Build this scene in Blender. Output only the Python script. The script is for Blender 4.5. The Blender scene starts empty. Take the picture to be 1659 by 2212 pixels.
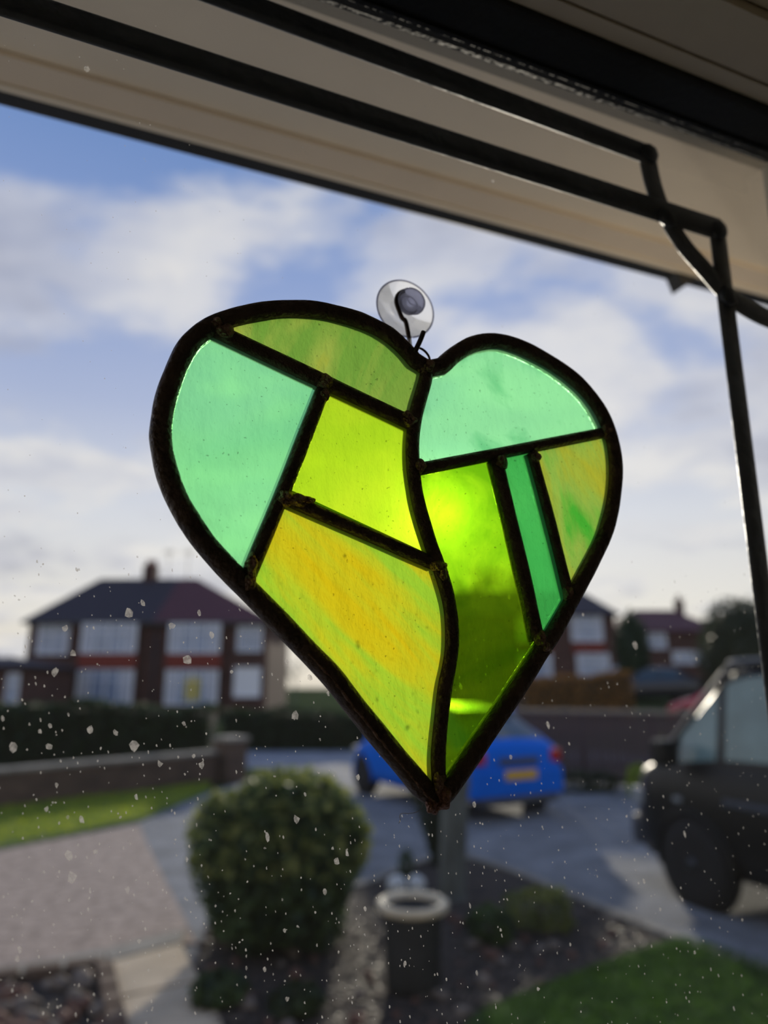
import bpy, bmesh, math, random
import numpy as np
from mathutils import Vector, Matrix

random.seed(7)
scene = bpy.context.scene
COL = scene.collection
R = math.radians

# ------------------------------------------------------------------ camera
W_PX, H_PX = 1659.0, 2212.0
F_PX = 1533.0                 # focal length in pixels
PITCH = R(13.5)               # camera looks up a little
EYE = 1.8                     # eye height above the drive outside
WIN_A = R(21.9)               # the window is turned by this about the vertical
HEART_D = 0.206               # distance camera -> heart plane along the window normal

cam = bpy.data.cameras.new('camera')
cam_o = bpy.data.objects.new('camera', cam)
COL.objects.link(cam_o)
cam_o.location = (0, 0, EYE)
cam_o.rotation_euler = (R(90) + PITCH, 0, 0)
cam.sensor_fit = 'VERTICAL'
cam.sensor_height = 24.0
cam.sensor_width = 24.0 * W_PX / H_PX
cam.lens = F_PX / H_PX * 24.0
cam.clip_start = 0.01
cam.clip_end = 500
cam.dof.use_dof = True
cam.dof.focus_distance = 0.226
cam.dof.aperture_fstop = cam.lens / 3.7      # a 3.7 mm wide opening
scene.camera = cam_o

# ------------------------------------------------------------------ view
vs = scene.view_settings
vs.view_transform = 'Standard'
vs.look = 'None'
vs.exposure = 0.0
vs.gamma = 1.0
vs.use_curve_mapping = False
scene.cycles.use_denoising = True
scene.cycles.max_bounces = 5
scene.cycles.diffuse_bounces = 3
scene.cycles.glossy_bounces = 2
scene.cycles.transmission_bounces = 4
scene.cycles.transparent_max_bounces = 16
scene.cycles.use_adaptive_sampling = True
scene.cycles.adaptive_threshold = 0.09
scene.cycles.sample_clamp_indirect = 4.0


def lin(c):
    def f(v):
        v = v / 255.0
        return v / 12.92 if v <= 0.04045 else ((v + 0.055) / 1.055) ** 2.4
    return (f(c[0]), f(c[1]), f(c[2]), 1.0)


# ------------------------------------------------------------------ pixel rays (only used to work out real positions)
CP, SP = math.cos(PITCH), math.sin(PITCH)
UX = Vector((math.cos(WIN_A), math.sin(WIN_A), 0))     # along the window, to the right
UN = Vector((-math.sin(WIN_A), math.cos(WIN_A), 0))    # out of the window


def ray(x, y):
    a = x - W_PX / 2
    b = H_PX / 2 - y
    return Vector((a, F_PX * CP - b * SP, b * CP + F_PX * SP)) / F_PX


def gp(x, y, z=0.0):
    d = ray(x, y)
    t = (z - EYE) / d.z
    return Vector((d.x * t, d.y * t, z))


def at(x, y, Y):
    d = ray(x, y)
    t = Y / d.y
    return Vector((d.x * t, Y, EYE + d.z * t))


def wp(x, y, D):
    """pixel -> window coordinates (u along, D out, z relative to the eye)"""
    d = ray(x, y)
    t = D / d.dot(UN)
    return Vector((d.dot(UX) * t, D, d.z * t))


# ------------------------------------------------------------------ sun and sky
sun_dir = ray(938, 1118).normalized()
sun = bpy.data.lights.new('sun', 'SUN')
sun.energy = 3.2
sun.angle = R(1.6)
sun.color = (1.0, 0.90, 0.74)
sun_o = bpy.data.objects.new('sun', sun)
COL.objects.link(sun_o)
sun_o.rotation_euler = (-sun_dir).to_track_quat('-Z', 'Y').to_euler()

world = bpy.data.worlds.new('sky')
scene.world = world
world.use_nodes = True
world.cycles.sampling_method = 'NONE'     # the sky is smooth: hit by chance is enough
nt = world.node_tree
nt.nodes.clear()


def nd(t, typ, **kw):
    n = t.nodes.new(typ)
    for k, v in kw.items():
        if k.startswith('i_'):
            n.inputs[k[2:].replace('_', ' ')].default_value = v
        else:
            setattr(n, k, v)
    return n


def ramp(t, stops, src, interp='LINEAR'):
    n = t.nodes.new('ShaderNodeValToRGB')
    n.color_ramp.interpolation = interp
    el = n.color_ramp.elements
    while len(el) < len(stops):
        el.new(0.5)
    for e, (p, c) in zip(el, stops):
        e.position = p
        e.color = c if len(c) == 4 else (c[0], c[1], c[2], 1)
    t.links.new(src, n.inputs[0])
    return n.outputs[0]


def mth(t, op, a, b=None, c=None, clamp=False):
    n = t.nodes.new('ShaderNodeMath')
    n.operation = op
    n.use_clamp = clamp
    for i, v in enumerate((a, b, c)):
        if v is None:
            continue
        if isinstance(v, (int, float)):
            n.inputs[i].default_value = v
        else:
            t.links.new(v, n.inputs[i])
    return n.outputs[0]


def mixc(t, fac, a, b, mode='MIX'):
    n = t.nodes.new('ShaderNodeMix')
    n.data_type = 'RGBA'
    n.blend_type = mode
    n.clamp_factor = True
    for i, v in ((0, fac), (6, a), (7, b)):
        if isinstance(v, (int, float)):
            n.inputs[i].default_value = v
        elif isinstance(v, tuple):
            n.inputs[i].default_value = v if len(v) == 4 else (*v, 1)
        else:
            t.links.new(v, n.inputs[i])
    return n.outputs[2]


def g3(v):
    return (v, v, v, 1)


tc = nd(nt, 'ShaderNodeTexCoord')
sep = nd(nt, 'ShaderNodeSeparateXYZ')
nt.links.new(tc.outputs['Generated'], sep.inputs[0])
zz = mth(nt, 'MAXIMUM', sep.outputs[2], 0.0)
base = ramp(nt, [(0.0, lin((230, 220, 204))), (0.10, lin((232, 228, 221))), (0.22, lin((214, 217, 226))),
                 (0.36, lin((172, 184, 216))), (0.52, lin((138, 160, 208))), (0.70, lin((98, 134, 192))), (1.0, lin((80, 116, 178)))], zz)
# cloud layer: the direction projected on a flat sheet
den = mth(nt, 'ADD', zz, 0.22)
cx = mth(nt, 'DIVIDE', sep.outputs[0], den)
cy = mth(nt, 'DIVIDE', sep.outputs[1], den)
comb = nd(nt, 'ShaderNodeCombineXYZ')
nt.links.new(cx, comb.inputs[0])
nt.links.new(cy, comb.inputs[1])
mp = nd(nt, 'ShaderNodeMapping')
mp.inputs['Location'].default_value = (-10.85, 17.81, 0)
mp.inputs['Rotation'].default_value = (0, 0, R(-14))
mp.inputs['Scale'].default_value = (1.0, 1.25, 1)
nt.links.new(comb.outputs[0], mp.inputs[0])
n1 = nd(nt, 'ShaderNodeTexNoise', i_Scale=1.9, i_Detail=5.0, i_Roughness=0.56, i_Distortion=0.25)
nt.links.new(mp.outputs[0], n1.inputs['Vector'])
n2 = nd(nt, 'ShaderNodeTexNoise', i_Scale=0.75, i_Detail=2.0, i_Roughness=0.5)
nt.links.new(mp.outputs[0], n2.inputs['Vector'])
cl = mth(nt, 'ADD', n1.outputs[0], mth(nt, 'MULTIPLY', mth(nt, 'SUBTRACT', n2.outputs[0], 0.5), 0.75))
cover = ramp(nt, [(0.44, g3(0)), (0.60, g3(0.72)), (0.74, g3(0.92))], cl, 'EASE')
shade = nd(nt, 'ShaderNodeTexNoise', i_Scale=2.6, i_Detail=3.0, i_Roughness=0.55)
mp2 = nd(nt, 'ShaderNodeMapping')
mp2.inputs['Location'].default_value = (7.3, -2.2, 4)
nt.links.new(mp.outputs[0], mp2.inputs[0])
nt.links.new(mp2.outputs[0], shade.inputs['Vector'])
ccol = ramp(nt, [(0.30, lin((166, 168, 184))), (0.48, lin((208, 208, 216))), (0.62, lin((236, 232, 228)))], shade.outputs[0])
skyc = mixc(nt, cover, base, ccol)
# brighter haze round the sun
dotn = nd(nt, 'ShaderNodeVectorMath', operation='DOT_PRODUCT')
nt.links.new(tc.outputs['Generated'], dotn.inputs[0])
dotn.inputs[1].default_value = tuple(sun_dir)
glow = ramp(nt, [(0.86, g3(0)), (0.95, g3(0.03)), (0.99, g3(0.08)), (0.9985, g3(0.15)), (1.0, g3(0.25))], dotn.outputs['Value'])
skyg = mixc(nt, 1.0, skyc, mixc(nt, 1.0, glow, (1.0, 0.93, 0.80, 1), 'MULTIPLY'), 'ADD')
# below the horizon: the dull colour of land
below = ramp(nt, [(0.485, g3(0)), (0.5, g3(1))], mth(nt, 'MULTIPLY_ADD', sep.outputs[2], 0.5, 0.5))
fin = mixc(nt, below, (0.09, 0.085, 0.075, 1), skyg)
bg = nd(nt, 'ShaderNodeBackground', i_Strength=1.0)
nt.links.new(fin, bg.inputs[0])
wo = nd(nt, 'ShaderNodeOutputWorld')
nt.links.new(bg.outputs[0], wo.inputs[0])

# ------------------------------------------------------------------ materials
MATS = {}


def mat(name, col, rough=0.7, metal=0.0, var=0.0, vscale=8.0, col2=None, bump=0.0, bscale=40.0, spec=0.5, coat=0.0, stretch=None, ramp_lo=0.35, ramp_hi=0.65):
    m = bpy.data.materials.new(name)
    m.use_nodes = True
    t = m.node_tree
    p = t.nodes['Principled BSDF']
    p.inputs['Roughness'].default_value = rough
    p.inputs['Metallic'].default_value = metal
    p.inputs['Specular IOR Level'].default_value = spec
    if coat:
        p.inputs['Coat Weight'].default_value = coat
        p.inputs['Coat Roughness'].default_value = 0.05
    c = lin(col)
    tcn = nd(t, 'ShaderNodeTexCoord')
    src = tcn.outputs['Object']
    if stretch:
        mpn = nd(t, 'ShaderNodeMapping')
        mpn.inputs['Scale'].default_value = stretch
        t.links.new(src, mpn.inputs[0])
        src = mpn.outputs[0]
    c2 = lin(col2) if col2 else tuple(min(1, v * (1 - var)) for v in c[:3]) + (1,)
    no = nd(t, 'ShaderNodeTexNoise', i_Scale=vscale, i_Detail=3.0, i_Roughness=0.6)
    t.links.new(src, no.inputs['Vector'])
    r = ramp(t, [(ramp_lo, c2), (ramp_hi, c)], no.outputs[0])
    t.links.new(r, p.inputs['Base Color'])
    if bump:
        nb = nd(t, 'ShaderNodeTexNoise', i_Scale=bscale, i_Detail=2.0)
        t.links.new(src, nb.inputs['Vector'])
        b = nd(t, 'ShaderNodeBump', i_Strength=bump, i_Distance=0.02)
        t.links.new(nb.outputs[0], b.inputs['Height'])
        t.links.new(b.outputs[0], p.inputs['Normal'])
    MATS[name] = m
    return m


def brick_mat(name, c1, c2, mortar, scale=4.0):
    m = bpy.data.materials.new(name)
    m.use_nodes = True
    t = m.node_tree
    p = t.nodes['Principled BSDF']
    p.inputs['Roughness'].default_value = 0.9
    tcn = nd(t, 'ShaderNodeTexCoord')
    sx = nd(t, 'ShaderNodeSeparateXYZ')
    t.links.new(tcn.outputs['Object'], sx.inputs[0])
    mpn = nd(t, 'ShaderNodeCombineXYZ')
    t.links.new(mth(t, 'ADD', sx.outputs[0], sx.outputs[1]), mpn.inputs[0])
    t.links.new(sx.outputs[2], mpn.inputs[1])
    b = nd(t, 'ShaderNodeTexBrick', i_Scale=scale, i_Mortar_Size=0.02, i_Brick_Width=0.9, i_Row_Height=0.3)
    b.inputs['Color1'].default_value = lin(c1)
    b.inputs['Color2'].default_value = lin(c2)
    b.inputs['Mortar'].default_value = lin(mortar)
    t.links.new(mpn.outputs[0], b.inputs[0])
    no = nd(t, 'ShaderNodeTexNoise', i_Scale=1.3, i_Detail=4.0)
    t.links.new(tcn.outputs['Object'], no.inputs['Vector'])
    f = ramp(t, [(0.3, g3(0.7)), (0.7, g3(1.1))], no.outputs[0])
    t.links.new(mixc(t, 1.0, b.outputs[0], f, 'MULTIPLY'), p.inputs['Base Color'])
    MATS[name] = m
    return m


def leaf_mat(name, c1, c2, trans=0.35):
    m = bpy.data.materials.new(name)
    m.use_nodes = True
    t = m.node_tree
    t.nodes.clear()
    o = nd(t, 'ShaderNodeOutputMaterial')
    gi = nd(t, 'ShaderNodeTexCoord')
    no = nd(t, 'ShaderNodeTexNoise', i_Scale=9.0, i_Detail=1.0)
    t.links.new(gi.outputs['Object'], no.inputs['Vector'])
    c = ramp(t, [(0.35, lin(c1)), (0.65, lin(c2))], no.outputs[0])
    d = nd(t, 'ShaderNodeBsdfPrincipled', i_Roughness=0.5)
    t.links.new(c, d.inputs['Base Color'])
    tr = nd(t, 'ShaderNodeBsdfTranslucent')
    t.links.new(c, tr.inputs[0])
    mx = nd(t, 'ShaderNodeMixShader')
    mx.inputs[0].default_value = trans
    t.links.new(d.outputs[0], mx.inputs[1])
    t.links.new(tr.outputs[0], mx.inputs[2])
    t.links.new(mx.outputs[0], o.inputs[0])
    MATS[name] = m
    return m


def thin_glass(name, tint=(0.97, 0.98, 0.97), refl=0.06, haze=0.0):
    """a window pane: see-through, a little mirror, a breath of dust"""
    m = bpy.data.materials.new(name)
    m.use_nodes = True
    t = m.node_tree
    t.nodes.clear()
    o = nd(t, 'ShaderNodeOutputMaterial')
    tr = nd(t, 'ShaderNodeBsdfTransparent')
    tr.inputs[0].default_value = (*tint, 1)
    gl = nd(t, 'ShaderNodeBsdfGlossy', i_Roughness=0.02)
    fr = nd(t, 'ShaderNodeLayerWeight', i_Blend=0.15)
    mx = nd(t, 'ShaderNodeMixShader')
    t.links.new(mth(t, 'MULTIPLY_ADD', fr.outputs['Fresnel'], 0.25, refl * 0.1), mx.inputs[0])
    t.links.new(tr.outputs[0], mx.inputs[1])
    t.links.new(gl.outputs[0], mx.inputs[2])
    out = mx.outputs[0]
    if haze:
        tl = nd(t, 'ShaderNodeBsdfTranslucent')
        tl.inputs[0].default_value = (0.9, 0.9, 0.9, 1)
        m2 = nd(t, 'ShaderNodeMixShader')
        m2.inputs[0].default_value = haze
        t.links.new(out, m2.inputs[1])
        t.links.new(tl.outputs[0], m2.inputs[2])
        out = m2.outputs[0]
    t.links.new(out, o.inputs[0])
    MATS[name] = m
    return m


# ------------------------------------------------------------------ mesh helpers
def link(name, me, m, parent=None, smooth=False, loc=None):
    o = bpy.data.objects.new(name, me)
    COL.objects.link(o)
    if m is not None and len(me.materials) == 0:
        me.materials.append(MATS[m] if isinstance(m, str) else m)
    if smooth:
        me.polygons.foreach_set('use_smooth', [True] * len(me.polygons))
    if parent is not None:
        o.parent = parent
    if loc is not None:
        o.location = loc
    return o


def from_data(name, verts, faces, m, parent=None, smooth=False, loc=None):
    me = bpy.data.meshes.new(name)
    me.from_pydata([tuple(v) for v in verts], [], faces)
    me.update()
    return link(name, me, m, parent, smooth, loc)


def from_bm(name, bm, m, parent=None, smooth=False, loc=None):
    me = bpy.data.meshes.new(name)
    bmesh.ops.recalc_face_normals(bm, faces=bm.faces[:])
    bm.to_mesh(me)
    bm.free()
    return link(name, me, m, parent, smooth, loc)


def tag(o, label=None, cat=None, group=None, kind=None):
    if label:
        o['label'] = label
    if cat:
        o['category'] = cat
    if group:
        o['group'] = group
    if kind:
        o['kind'] = kind
    return o


def empty(name, loc=(0, 0, 0), rz=0.0):
    o = bpy.data.objects.new(name, None)
    COL.objects.link(o)
    o.empty_display_size = 0.1
    o.location = loc
    o.rotation_euler = (0, 0, rz)
    return o


def box_bm(bm, x0, x1, y0, y1, z0, z1, bevel=0.0):
    vs_ = [bm.verts.new(p) for p in ((x0, y0, z0), (x1, y0, z0), (x1, y1, z0), (x0, y1, z0),
                                     (x0, y0, z1), (x1, y0, z1), (x1, y1, z1), (x0, y1, z1))]
    fs = [bm.faces.new([vs_[i] for i in q]) for q in ((0, 3, 2, 1), (4, 5, 6, 7), (0, 1, 5, 4), (1, 2, 6, 5), (2, 3, 7, 6), (3, 0, 4, 7))]
    if bevel:
        ed = list({e for f in fs for e in f.edges})
        bmesh.ops.bevel(bm, geom=ed, offset=bevel, segments=2, affect='EDGES', profile=0.6)


def box(name, x0, x1, y0, y1, z0, z1, m, parent=None, bevel=0.0, loc=None):
    bm = bmesh.new()
    box_bm(bm, min(x0, x1), max(x0, x1), min(y0, y1), max(y0, y1), min(z0, z1), max(z0, z1), bevel)
    return from_bm(name, bm, m, parent, False, loc)


def boxes(name, lst, m, parent=None, bevel=0.0):
    bm = bmesh.new()
    for b in lst:
        box_bm(bm, *b, bevel)
    return from_bm(name, bm, m, parent)


def prism(name, poly, z0, z1, m, parent=None, bevel=0.0):
    """vertical prism over a ground polygon [(x,y),...]"""
    bm = bmesh.new()
    lo = [bm.verts.new((p[0], p[1], z0)) for p in poly]
    hi = [bm.verts.new((p[0], p[1], z1)) for p in poly]
    n = len(poly)
    bm.faces.new(lo[::-1])
    bm.faces.new(hi)
    for i in range(n):
        bm.faces.new((lo[i], lo[(i + 1) % n], hi[(i + 1) % n], hi[i]))
    return from_bm(name, bm, m, parent)


def catmull(pts, sub=6, closed=False):
    P = [Vector(p) for p in pts]
    n = len(P)
    out = []
    rng = range(n) if closed else range(n - 1)
    for i in rng:
        if closed:
            p0, p1, p2, p3 = P[(i - 1) % n], P[i], P[(i + 1) % n], P[(i + 2) % n]
        else:
            p0 = P[i - 1] if i > 0 else P[0] * 2 - P[1]
            p1, p2 = P[i], P[i + 1]
            p3 = P[i + 2] if i + 2 < n else P[-1] * 2 - P[-2]
        for k in range(sub):
            t = k / sub
            out.append(0.5 * ((2 * p1) + (p2 - p0) * t + (2 * p0 - 5 * p1 + 4 * p2 - p3) * t * t + (3 * p1 - p0 - 3 * p2 + p3) * t ** 3))
    if not closed:
        out.append(P[-1].copy())
    return out


def sweep(name, path, prof, m, parent=None, closed=False, normal=Vector((0, 1, 0)), smooth=True, scale=None, caps=True):
    """sweep a closed profile [(a,b)] along a path; a runs sideways (in the plane whose normal is given), b along the normal"""
    verts, faces = [], []
    n = len(path)
    k = len(prof)
    for i, p in enumerate(path):
        if closed:
            tdir = path[(i + 1) % n] - path[i - 1]
        else:
            tdir = path[min(i + 1, n - 1)] - path[max(i - 1, 0)]
        tdir = tdir.normalized()
        nn = normal
        side = tdir.cross(nn)
        if side.length < 1e-5:
            side = tdir.cross(Vector((1, 0, 0)))
        side.normalize()
        up = side.cross(tdir).normalized()
        s = scale[i] if scale else 1.0
        for a, b in prof:
            verts.append(p + side * a * s + up * b * s)
    m_ = n if closed else n - 1
    for i in range(m_):
        j = (i + 1) % n
        for q in range(k):
            r = (q + 1) % k
            faces.append((i * k + q, j * k + q, j * k + r, i * k + r))
    if not closed and caps:
        faces.append(tuple(range(k))[::-1])
        faces.append(tuple((n - 1) * k + q for q in range(k)))
    me = bpy.data.meshes.new(name)
    me.from_pydata([tuple(v) for v in verts], [], faces)
    bm = bmesh.new()
    bm.from_mesh(me)
    bmesh.ops.recalc_face_normals(bm, faces=bm.faces[:])
    bm.to_mesh(me)
    bm.free()
    return link(name, me, m, parent, smooth)


def ell(a, b, n=12):
    return [(a * math.cos(2 * math.pi * i / n), b * math.sin(2 * math.pi * i / n)) for i in range(n)]


def lathe(name, prof, m, parent=None, n=32, axis='Z', loc=None, smooth=True):
    """prof: [(r, h)] revolved"""
    verts, faces = [], []
    for r, h in prof:
        for i in range(n):
            a = 2 * math.pi * i / n
            if axis == 'Z':
                verts.append((r * math.cos(a), r * math.sin(a), h))
            else:
                verts.append((r * math.cos(a), h, r * math.sin(a)))
    for j in range(len(prof) - 1):
        for i in range(n):
            faces.append((j * n + i, j * n + (i + 1) % n, (j + 1) * n + (i + 1) % n, (j + 1) * n + i))
    faces.append(tuple(range(n))[::-1])
    faces.append(tuple((len(prof) - 1) * n + i for i in range(n)))
    me = bpy.data.meshes.new(name)
    me.from_pydata(verts, [], faces)
    bm = bmesh.new()
    bm.from_mesh(me)
    bmesh.ops.recalc_face_normals(bm, faces=bm.faces[:])
    bm.to_mesh(me)
    bm.free()
    return link(name, me, m, parent, smooth, loc)


def lump(name, r, m, parent=None, loc=None, seed=0, amp=0.25, sub=2, rot=0.0):
    """an uneven stone-like lump with radii r=(x,y,z)"""
    rnd = random.Random(seed)
    bm = bmesh.new()
    bmesh.ops.create_icosphere(bm, subdivisions=sub, radius=1.0)
    ph = [rnd.uniform(0, 6.28) for _ in range(6)]
    ca, sa = math.cos(rot), math.sin(rot)
    for v in bm.verts:
        c = v.co.copy()
        k = 1 + amp * (math.sin(2.3 * c.x + ph[0]) * math.sin(2.9 * c.y + ph[1]) + 0.6 * math.sin(4.7 * c.z + ph[2]) * math.cos(4.1 * c.x + ph[3]))
        x, y, z = c.x * k * r[0], c.y * k * r[1], c.z * k * r[2]
        v.co = Vector((x * ca - y * sa, x * sa + y * ca, z))
    return from_bm(name, bm, m, parent, True, loc)


def leaves(name, sampler, n, size, m, parent=None, seed=1, flat=0.5):
    """n small pointed leaves; sampler(rnd) gives (point, outward normal)"""
    rnd = random.Random(seed)
    verts, faces = [], []
    for i in range(n):
        p, nn = sampler(rnd)
        ax = Vector((rnd.gauss(0, 1), rnd.gauss(0, 1), rnd.gauss(0, 1)))
        nn = (nn * flat + ax.normalized() * (1 - flat)).normalized()
        tdir = nn.cross(Vector((rnd.gauss(0, 1), rnd.gauss(0, 1), rnd.gauss(0, 1)))).normalized()
        b = nn.cross(tdir)
        s = size * rnd.uniform(0.6, 1.4)
        k = len(verts)
        verts += [p - tdir * s, p + b * s * 0.45 + nn * s * 0.1, p + tdir * s, p - b * s * 0.45 + nn * s * 0.1]
        faces.append((k, k + 1, k + 2, k + 3))
    return from_data(name, verts, faces, m, parent)


# ------------------------------------------------------------------ material set
mat('came_lead', (96, 80, 72), rough=0.45, metal=0.15, var=0.45, vscale=160, bump=0.25, bscale=500)
mat('solder', (176, 146, 130), rough=0.38, metal=0.7, var=0.5, vscale=500, bump=0.5, bscale=700)
mat('copper_solder', (170, 128, 112), rough=0.4, metal=0.6, var=0.5, vscale=500, bump=0.5, bscale=700)
mat('hook_metal', (92, 84, 80), rough=0.3, metal=0.9, var=0.3, vscale=300)
mat('thread', (190, 186, 178), rough=0.8)
mat('window_lead', (58, 63, 70), rough=0.42, metal=0.3, var=0.3, vscale=60, bump=0.12, bscale=160)
mat('black_frame', (16, 16, 16), rough=0.6, var=0.3, vscale=50, bump=0.1, bscale=300)
mat('cream_paint', (226, 214, 192), rough=0.6, var=0.08, vscale=20)
mat('soffit_white', (252, 240, 222), rough=0.55, var=0.07, vscale=10)
mat('soffit_grey', (246, 230, 210), rough=0.55, var=0.07, vscale=10)
mat('room_wall', (206, 196, 178), rough=0.85, var=0.06, vscale=4)
mat('bounce_white', (232, 224, 210), rough=0.85, var=0.06, vscale=3)
mat('room_floor', (112, 92, 72), rough=0.7, var=0.2, vscale=6, stretch=(1, 8, 1))
mat('gutter_black', (20, 22, 26), rough=0.4, var=0.3, vscale=20)
brick_mat('house_brick', (92, 60, 52), (70, 44, 40), (96, 84, 76), 4.0)
brick_mat('garden_brick', (104, 82, 66), (80, 62, 50), (104, 98, 88), 4.4)
mat('roof_dark', (50, 46, 58), rough=0.85, var=0.35, vscale=3, stretch=(1, 1, 6))
mat('roof_red', (86, 48, 58), rough=0.85, var=0.3, vscale=3, stretch=(1, 1, 6))
mat('tile_red', (136, 58, 46), rough=0.8, var=0.35, vscale=4, stretch=(1, 1, 5))
mat('upvc', (236, 238, 242), rough=0.4, var=0.04)
mat('curtain', (206, 210, 220), rough=0.9, var=0.25, vscale=5, stretch=(3, 1, 0.3))
mat('door_red', (130, 36, 32), rough=0.4, var=0.15)
mat('yellow_cloth', (196, 178, 44), rough=0.8, var=0.2)
mat('far_glass', (150, 166, 192), rough=0.08, var=0.2, vscale=1.5, spec=0.8)
mat('aerial', (60, 60, 64), rough=0.5, metal=0.6)
mat('concrete', (150, 144, 132), rough=0.9, var=0.3, vscale=5, bump=0.3, bscale=60)
mat('slab_buff', (206, 186, 156), rough=0.9, var=0.22, vscale=4, bump=0.2, bscale=70)
mat('tarmac', (142, 144, 146), rough=0.85, col2=(112, 114, 116), vscale=2.2, bump=0.5, bscale=120, spec=0.2)
mat('road_grey', (140, 146, 156), rough=0.6, col2=(116, 122, 134), vscale=1.2, bump=0.3, bscale=120, spec=0.2)
mat('gravel_brown', (186, 166, 150), rough=0.95, col2=(136, 120, 108), vscale=10, bump=0.8, bscale=60)
mat('soil', (62, 52, 45), rough=0.98, col2=(32, 28, 26), vscale=7, bump=1.0, bscale=30)
mat('grass_ground', (84, 110, 48), rough=0.95, col2=(58, 82, 36), vscale=5, bump=0.6, bscale=60)
mat('land_green', (78, 90, 60), rough=0.95, col2=(60, 66, 46), vscale=0.6, spec=0.0)
mat('stone_pale', (124, 112, 100), rough=0.9, var=0.4, vscale=20)
mat('stone_brown', (112, 80, 66), rough=0.9, var=0.4, vscale=20)
mat('glaze_white', (222, 224, 220), rough=0.3, var=0.12, vscale=10)
mat('pot_rim', (212, 198, 168), rough=0.6, var=0.25, vscale=12)
mat('pot_dark', (40, 42, 42), rough=0.6, var=0.35, vscale=8)
mat('bark_grey', (112, 116, 108), rough=0.9, var=0.45, vscale=9, bump=0.6, bscale=30, stretch=(1, 1, 0.35))
mat('bark_dark', (52, 50, 40), rough=0.9, var=0.4, vscale=14, bump=0.6, bscale=30)
mat('fence_wood', (92, 76, 74), rough=0.85, var=0.4, vscale=6, stretch=(6, 6, 0.6), bump=0.2, bscale=40)
mat('fence_cap', (150, 138, 124), rough=0.85, var=0.25, vscale=6)
mat('car_blue', (0, 106, 214), rough=0.45, var=0.06, spec=0.06)
mat('van_black', (10, 13, 15), rough=0.38, var=0.1, spec=0.3)
mat('car_red', (176, 30, 44), rough=0.3, var=0.1, coat=0.6)
mat('car_white', (220, 222, 226), rough=0.3, var=0.05, coat=0.5)
mat('car_dark', (28, 34, 42), rough=0.3, var=0.1, coat=0.5)
mat('car_glass', (52, 66, 70), rough=0.06, var=0.2, vscale=2, spec=0.9)
mat('van_glass', (120, 146, 146), rough=0.15, var=0.3, vscale=2.5, spec=0.6)  # opaque: the light seen through the van windows is put into this teal
mat('tyre', (20, 20, 21), rough=0.85, var=0.2)
mat('arch_black', (10, 10, 11), rough=0.9)
mat('alloy', (70, 74, 80), rough=0.35, metal=0.8, var=0.15)
mat('lamp_red', (190, 24, 30), rough=0.2, var=0.2, coat=0.6)
mat('lamp_amber', (236, 136, 92), rough=0.25, var=0.1)
mat('lamp_clear', (150, 156, 160), rough=0.5, var=0.15)
mat('plate_yellow', (222, 172, 28), rough=0.5, var=0.08)
mat('trim_grey', (62, 68, 78), rough=0.45, var=0.2)
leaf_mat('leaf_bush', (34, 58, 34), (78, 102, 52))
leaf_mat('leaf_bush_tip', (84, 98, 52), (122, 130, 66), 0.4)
leaf_mat('leaf_bush_sun', (106, 120, 58), (160, 164, 92), 0.5)  # lit copy of the bush leaf, sunlight put into its paler colour
leaf_mat('leaf_hedge', (30, 46, 24), (58, 76, 38))
leaf_mat('leaf_conifer', (30, 54, 34), (52, 76, 44))
leaf_mat('leaf_tree', (42, 52, 38), (70, 80, 52))
leaf_mat('leaf_beech', (132, 92, 40), (174, 128, 64))
leaf_mat('leaf_lime', (110, 138, 36), (176, 190, 60), 0.45)
leaf_mat('leaf_bare', (84, 72, 62), (112, 98, 84))
leaf_mat('leaf_ivy', (26, 44, 26), (46, 66, 36))
leaf_mat('grass_blade', (124, 150, 40), (176, 186, 60), 0.55)
leaf_mat('grass_blade_dark', (54, 86, 32), (84, 120, 46), 0.35)
thin_glass('pane_glass', tint=(0.985, 0.99, 0.985), haze=0.002)
MATS['dirt'] = None

m = bpy.data.materials.new('dirt')
m.use_nodes = True
t = m.node_tree
t.nodes.clear()
o_ = nd(t, 'ShaderNodeOutputMaterial')
d_ = nd(t, 'ShaderNodeBsdfTranslucent')
d_.inputs[0].default_value = (0.30, 0.29, 0.28, 1)
d2_ = nd(t, 'ShaderNodeBsdfTransparent')
x_ = nd(t, 'ShaderNodeMixShader')
tcn_ = nd(t, 'ShaderNodeTexCoord')
no_ = nd(t, 'ShaderNodeTexNoise', i_Scale=900.0, i_Detail=2.0)
t.links.new(tcn_.outputs['Object'], no_.inputs['Vector'])
t.links.new(ramp(t, [(0.3, g3(0.30)), (0.7, g3(0.85))], no_.outputs[0]), x_.inputs[0])
t.links.new(d_.outputs[0], x_.inputs[2])
t.links.new(d2_.outputs[0], x_.inputs[1])
t.links.new(x_.outputs[0], o_.inputs[0])
MATS['dirt'] = m

# ------------------------------------------------------------------ the land outside
def gpoly(px, z=0.0):
    return [gp(x, y, z)[:2] for x, y in px]


def structure(o):
    o['kind'] = 'structure'
    return o


# rising land: flat near the house, a low bank to the right in the distance
def land_z(x, y):
    a = min(1, max(0, (y - 16) / 22.0))
    a = a * a * (3 - 2 * a)
    b = min(1, max(0, (x - 3.2 - 0.10 * y) / 3.0))
    b = b * b * (3 - 2 * b)
    return -0.03 + 1.25 * a * b


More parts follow.
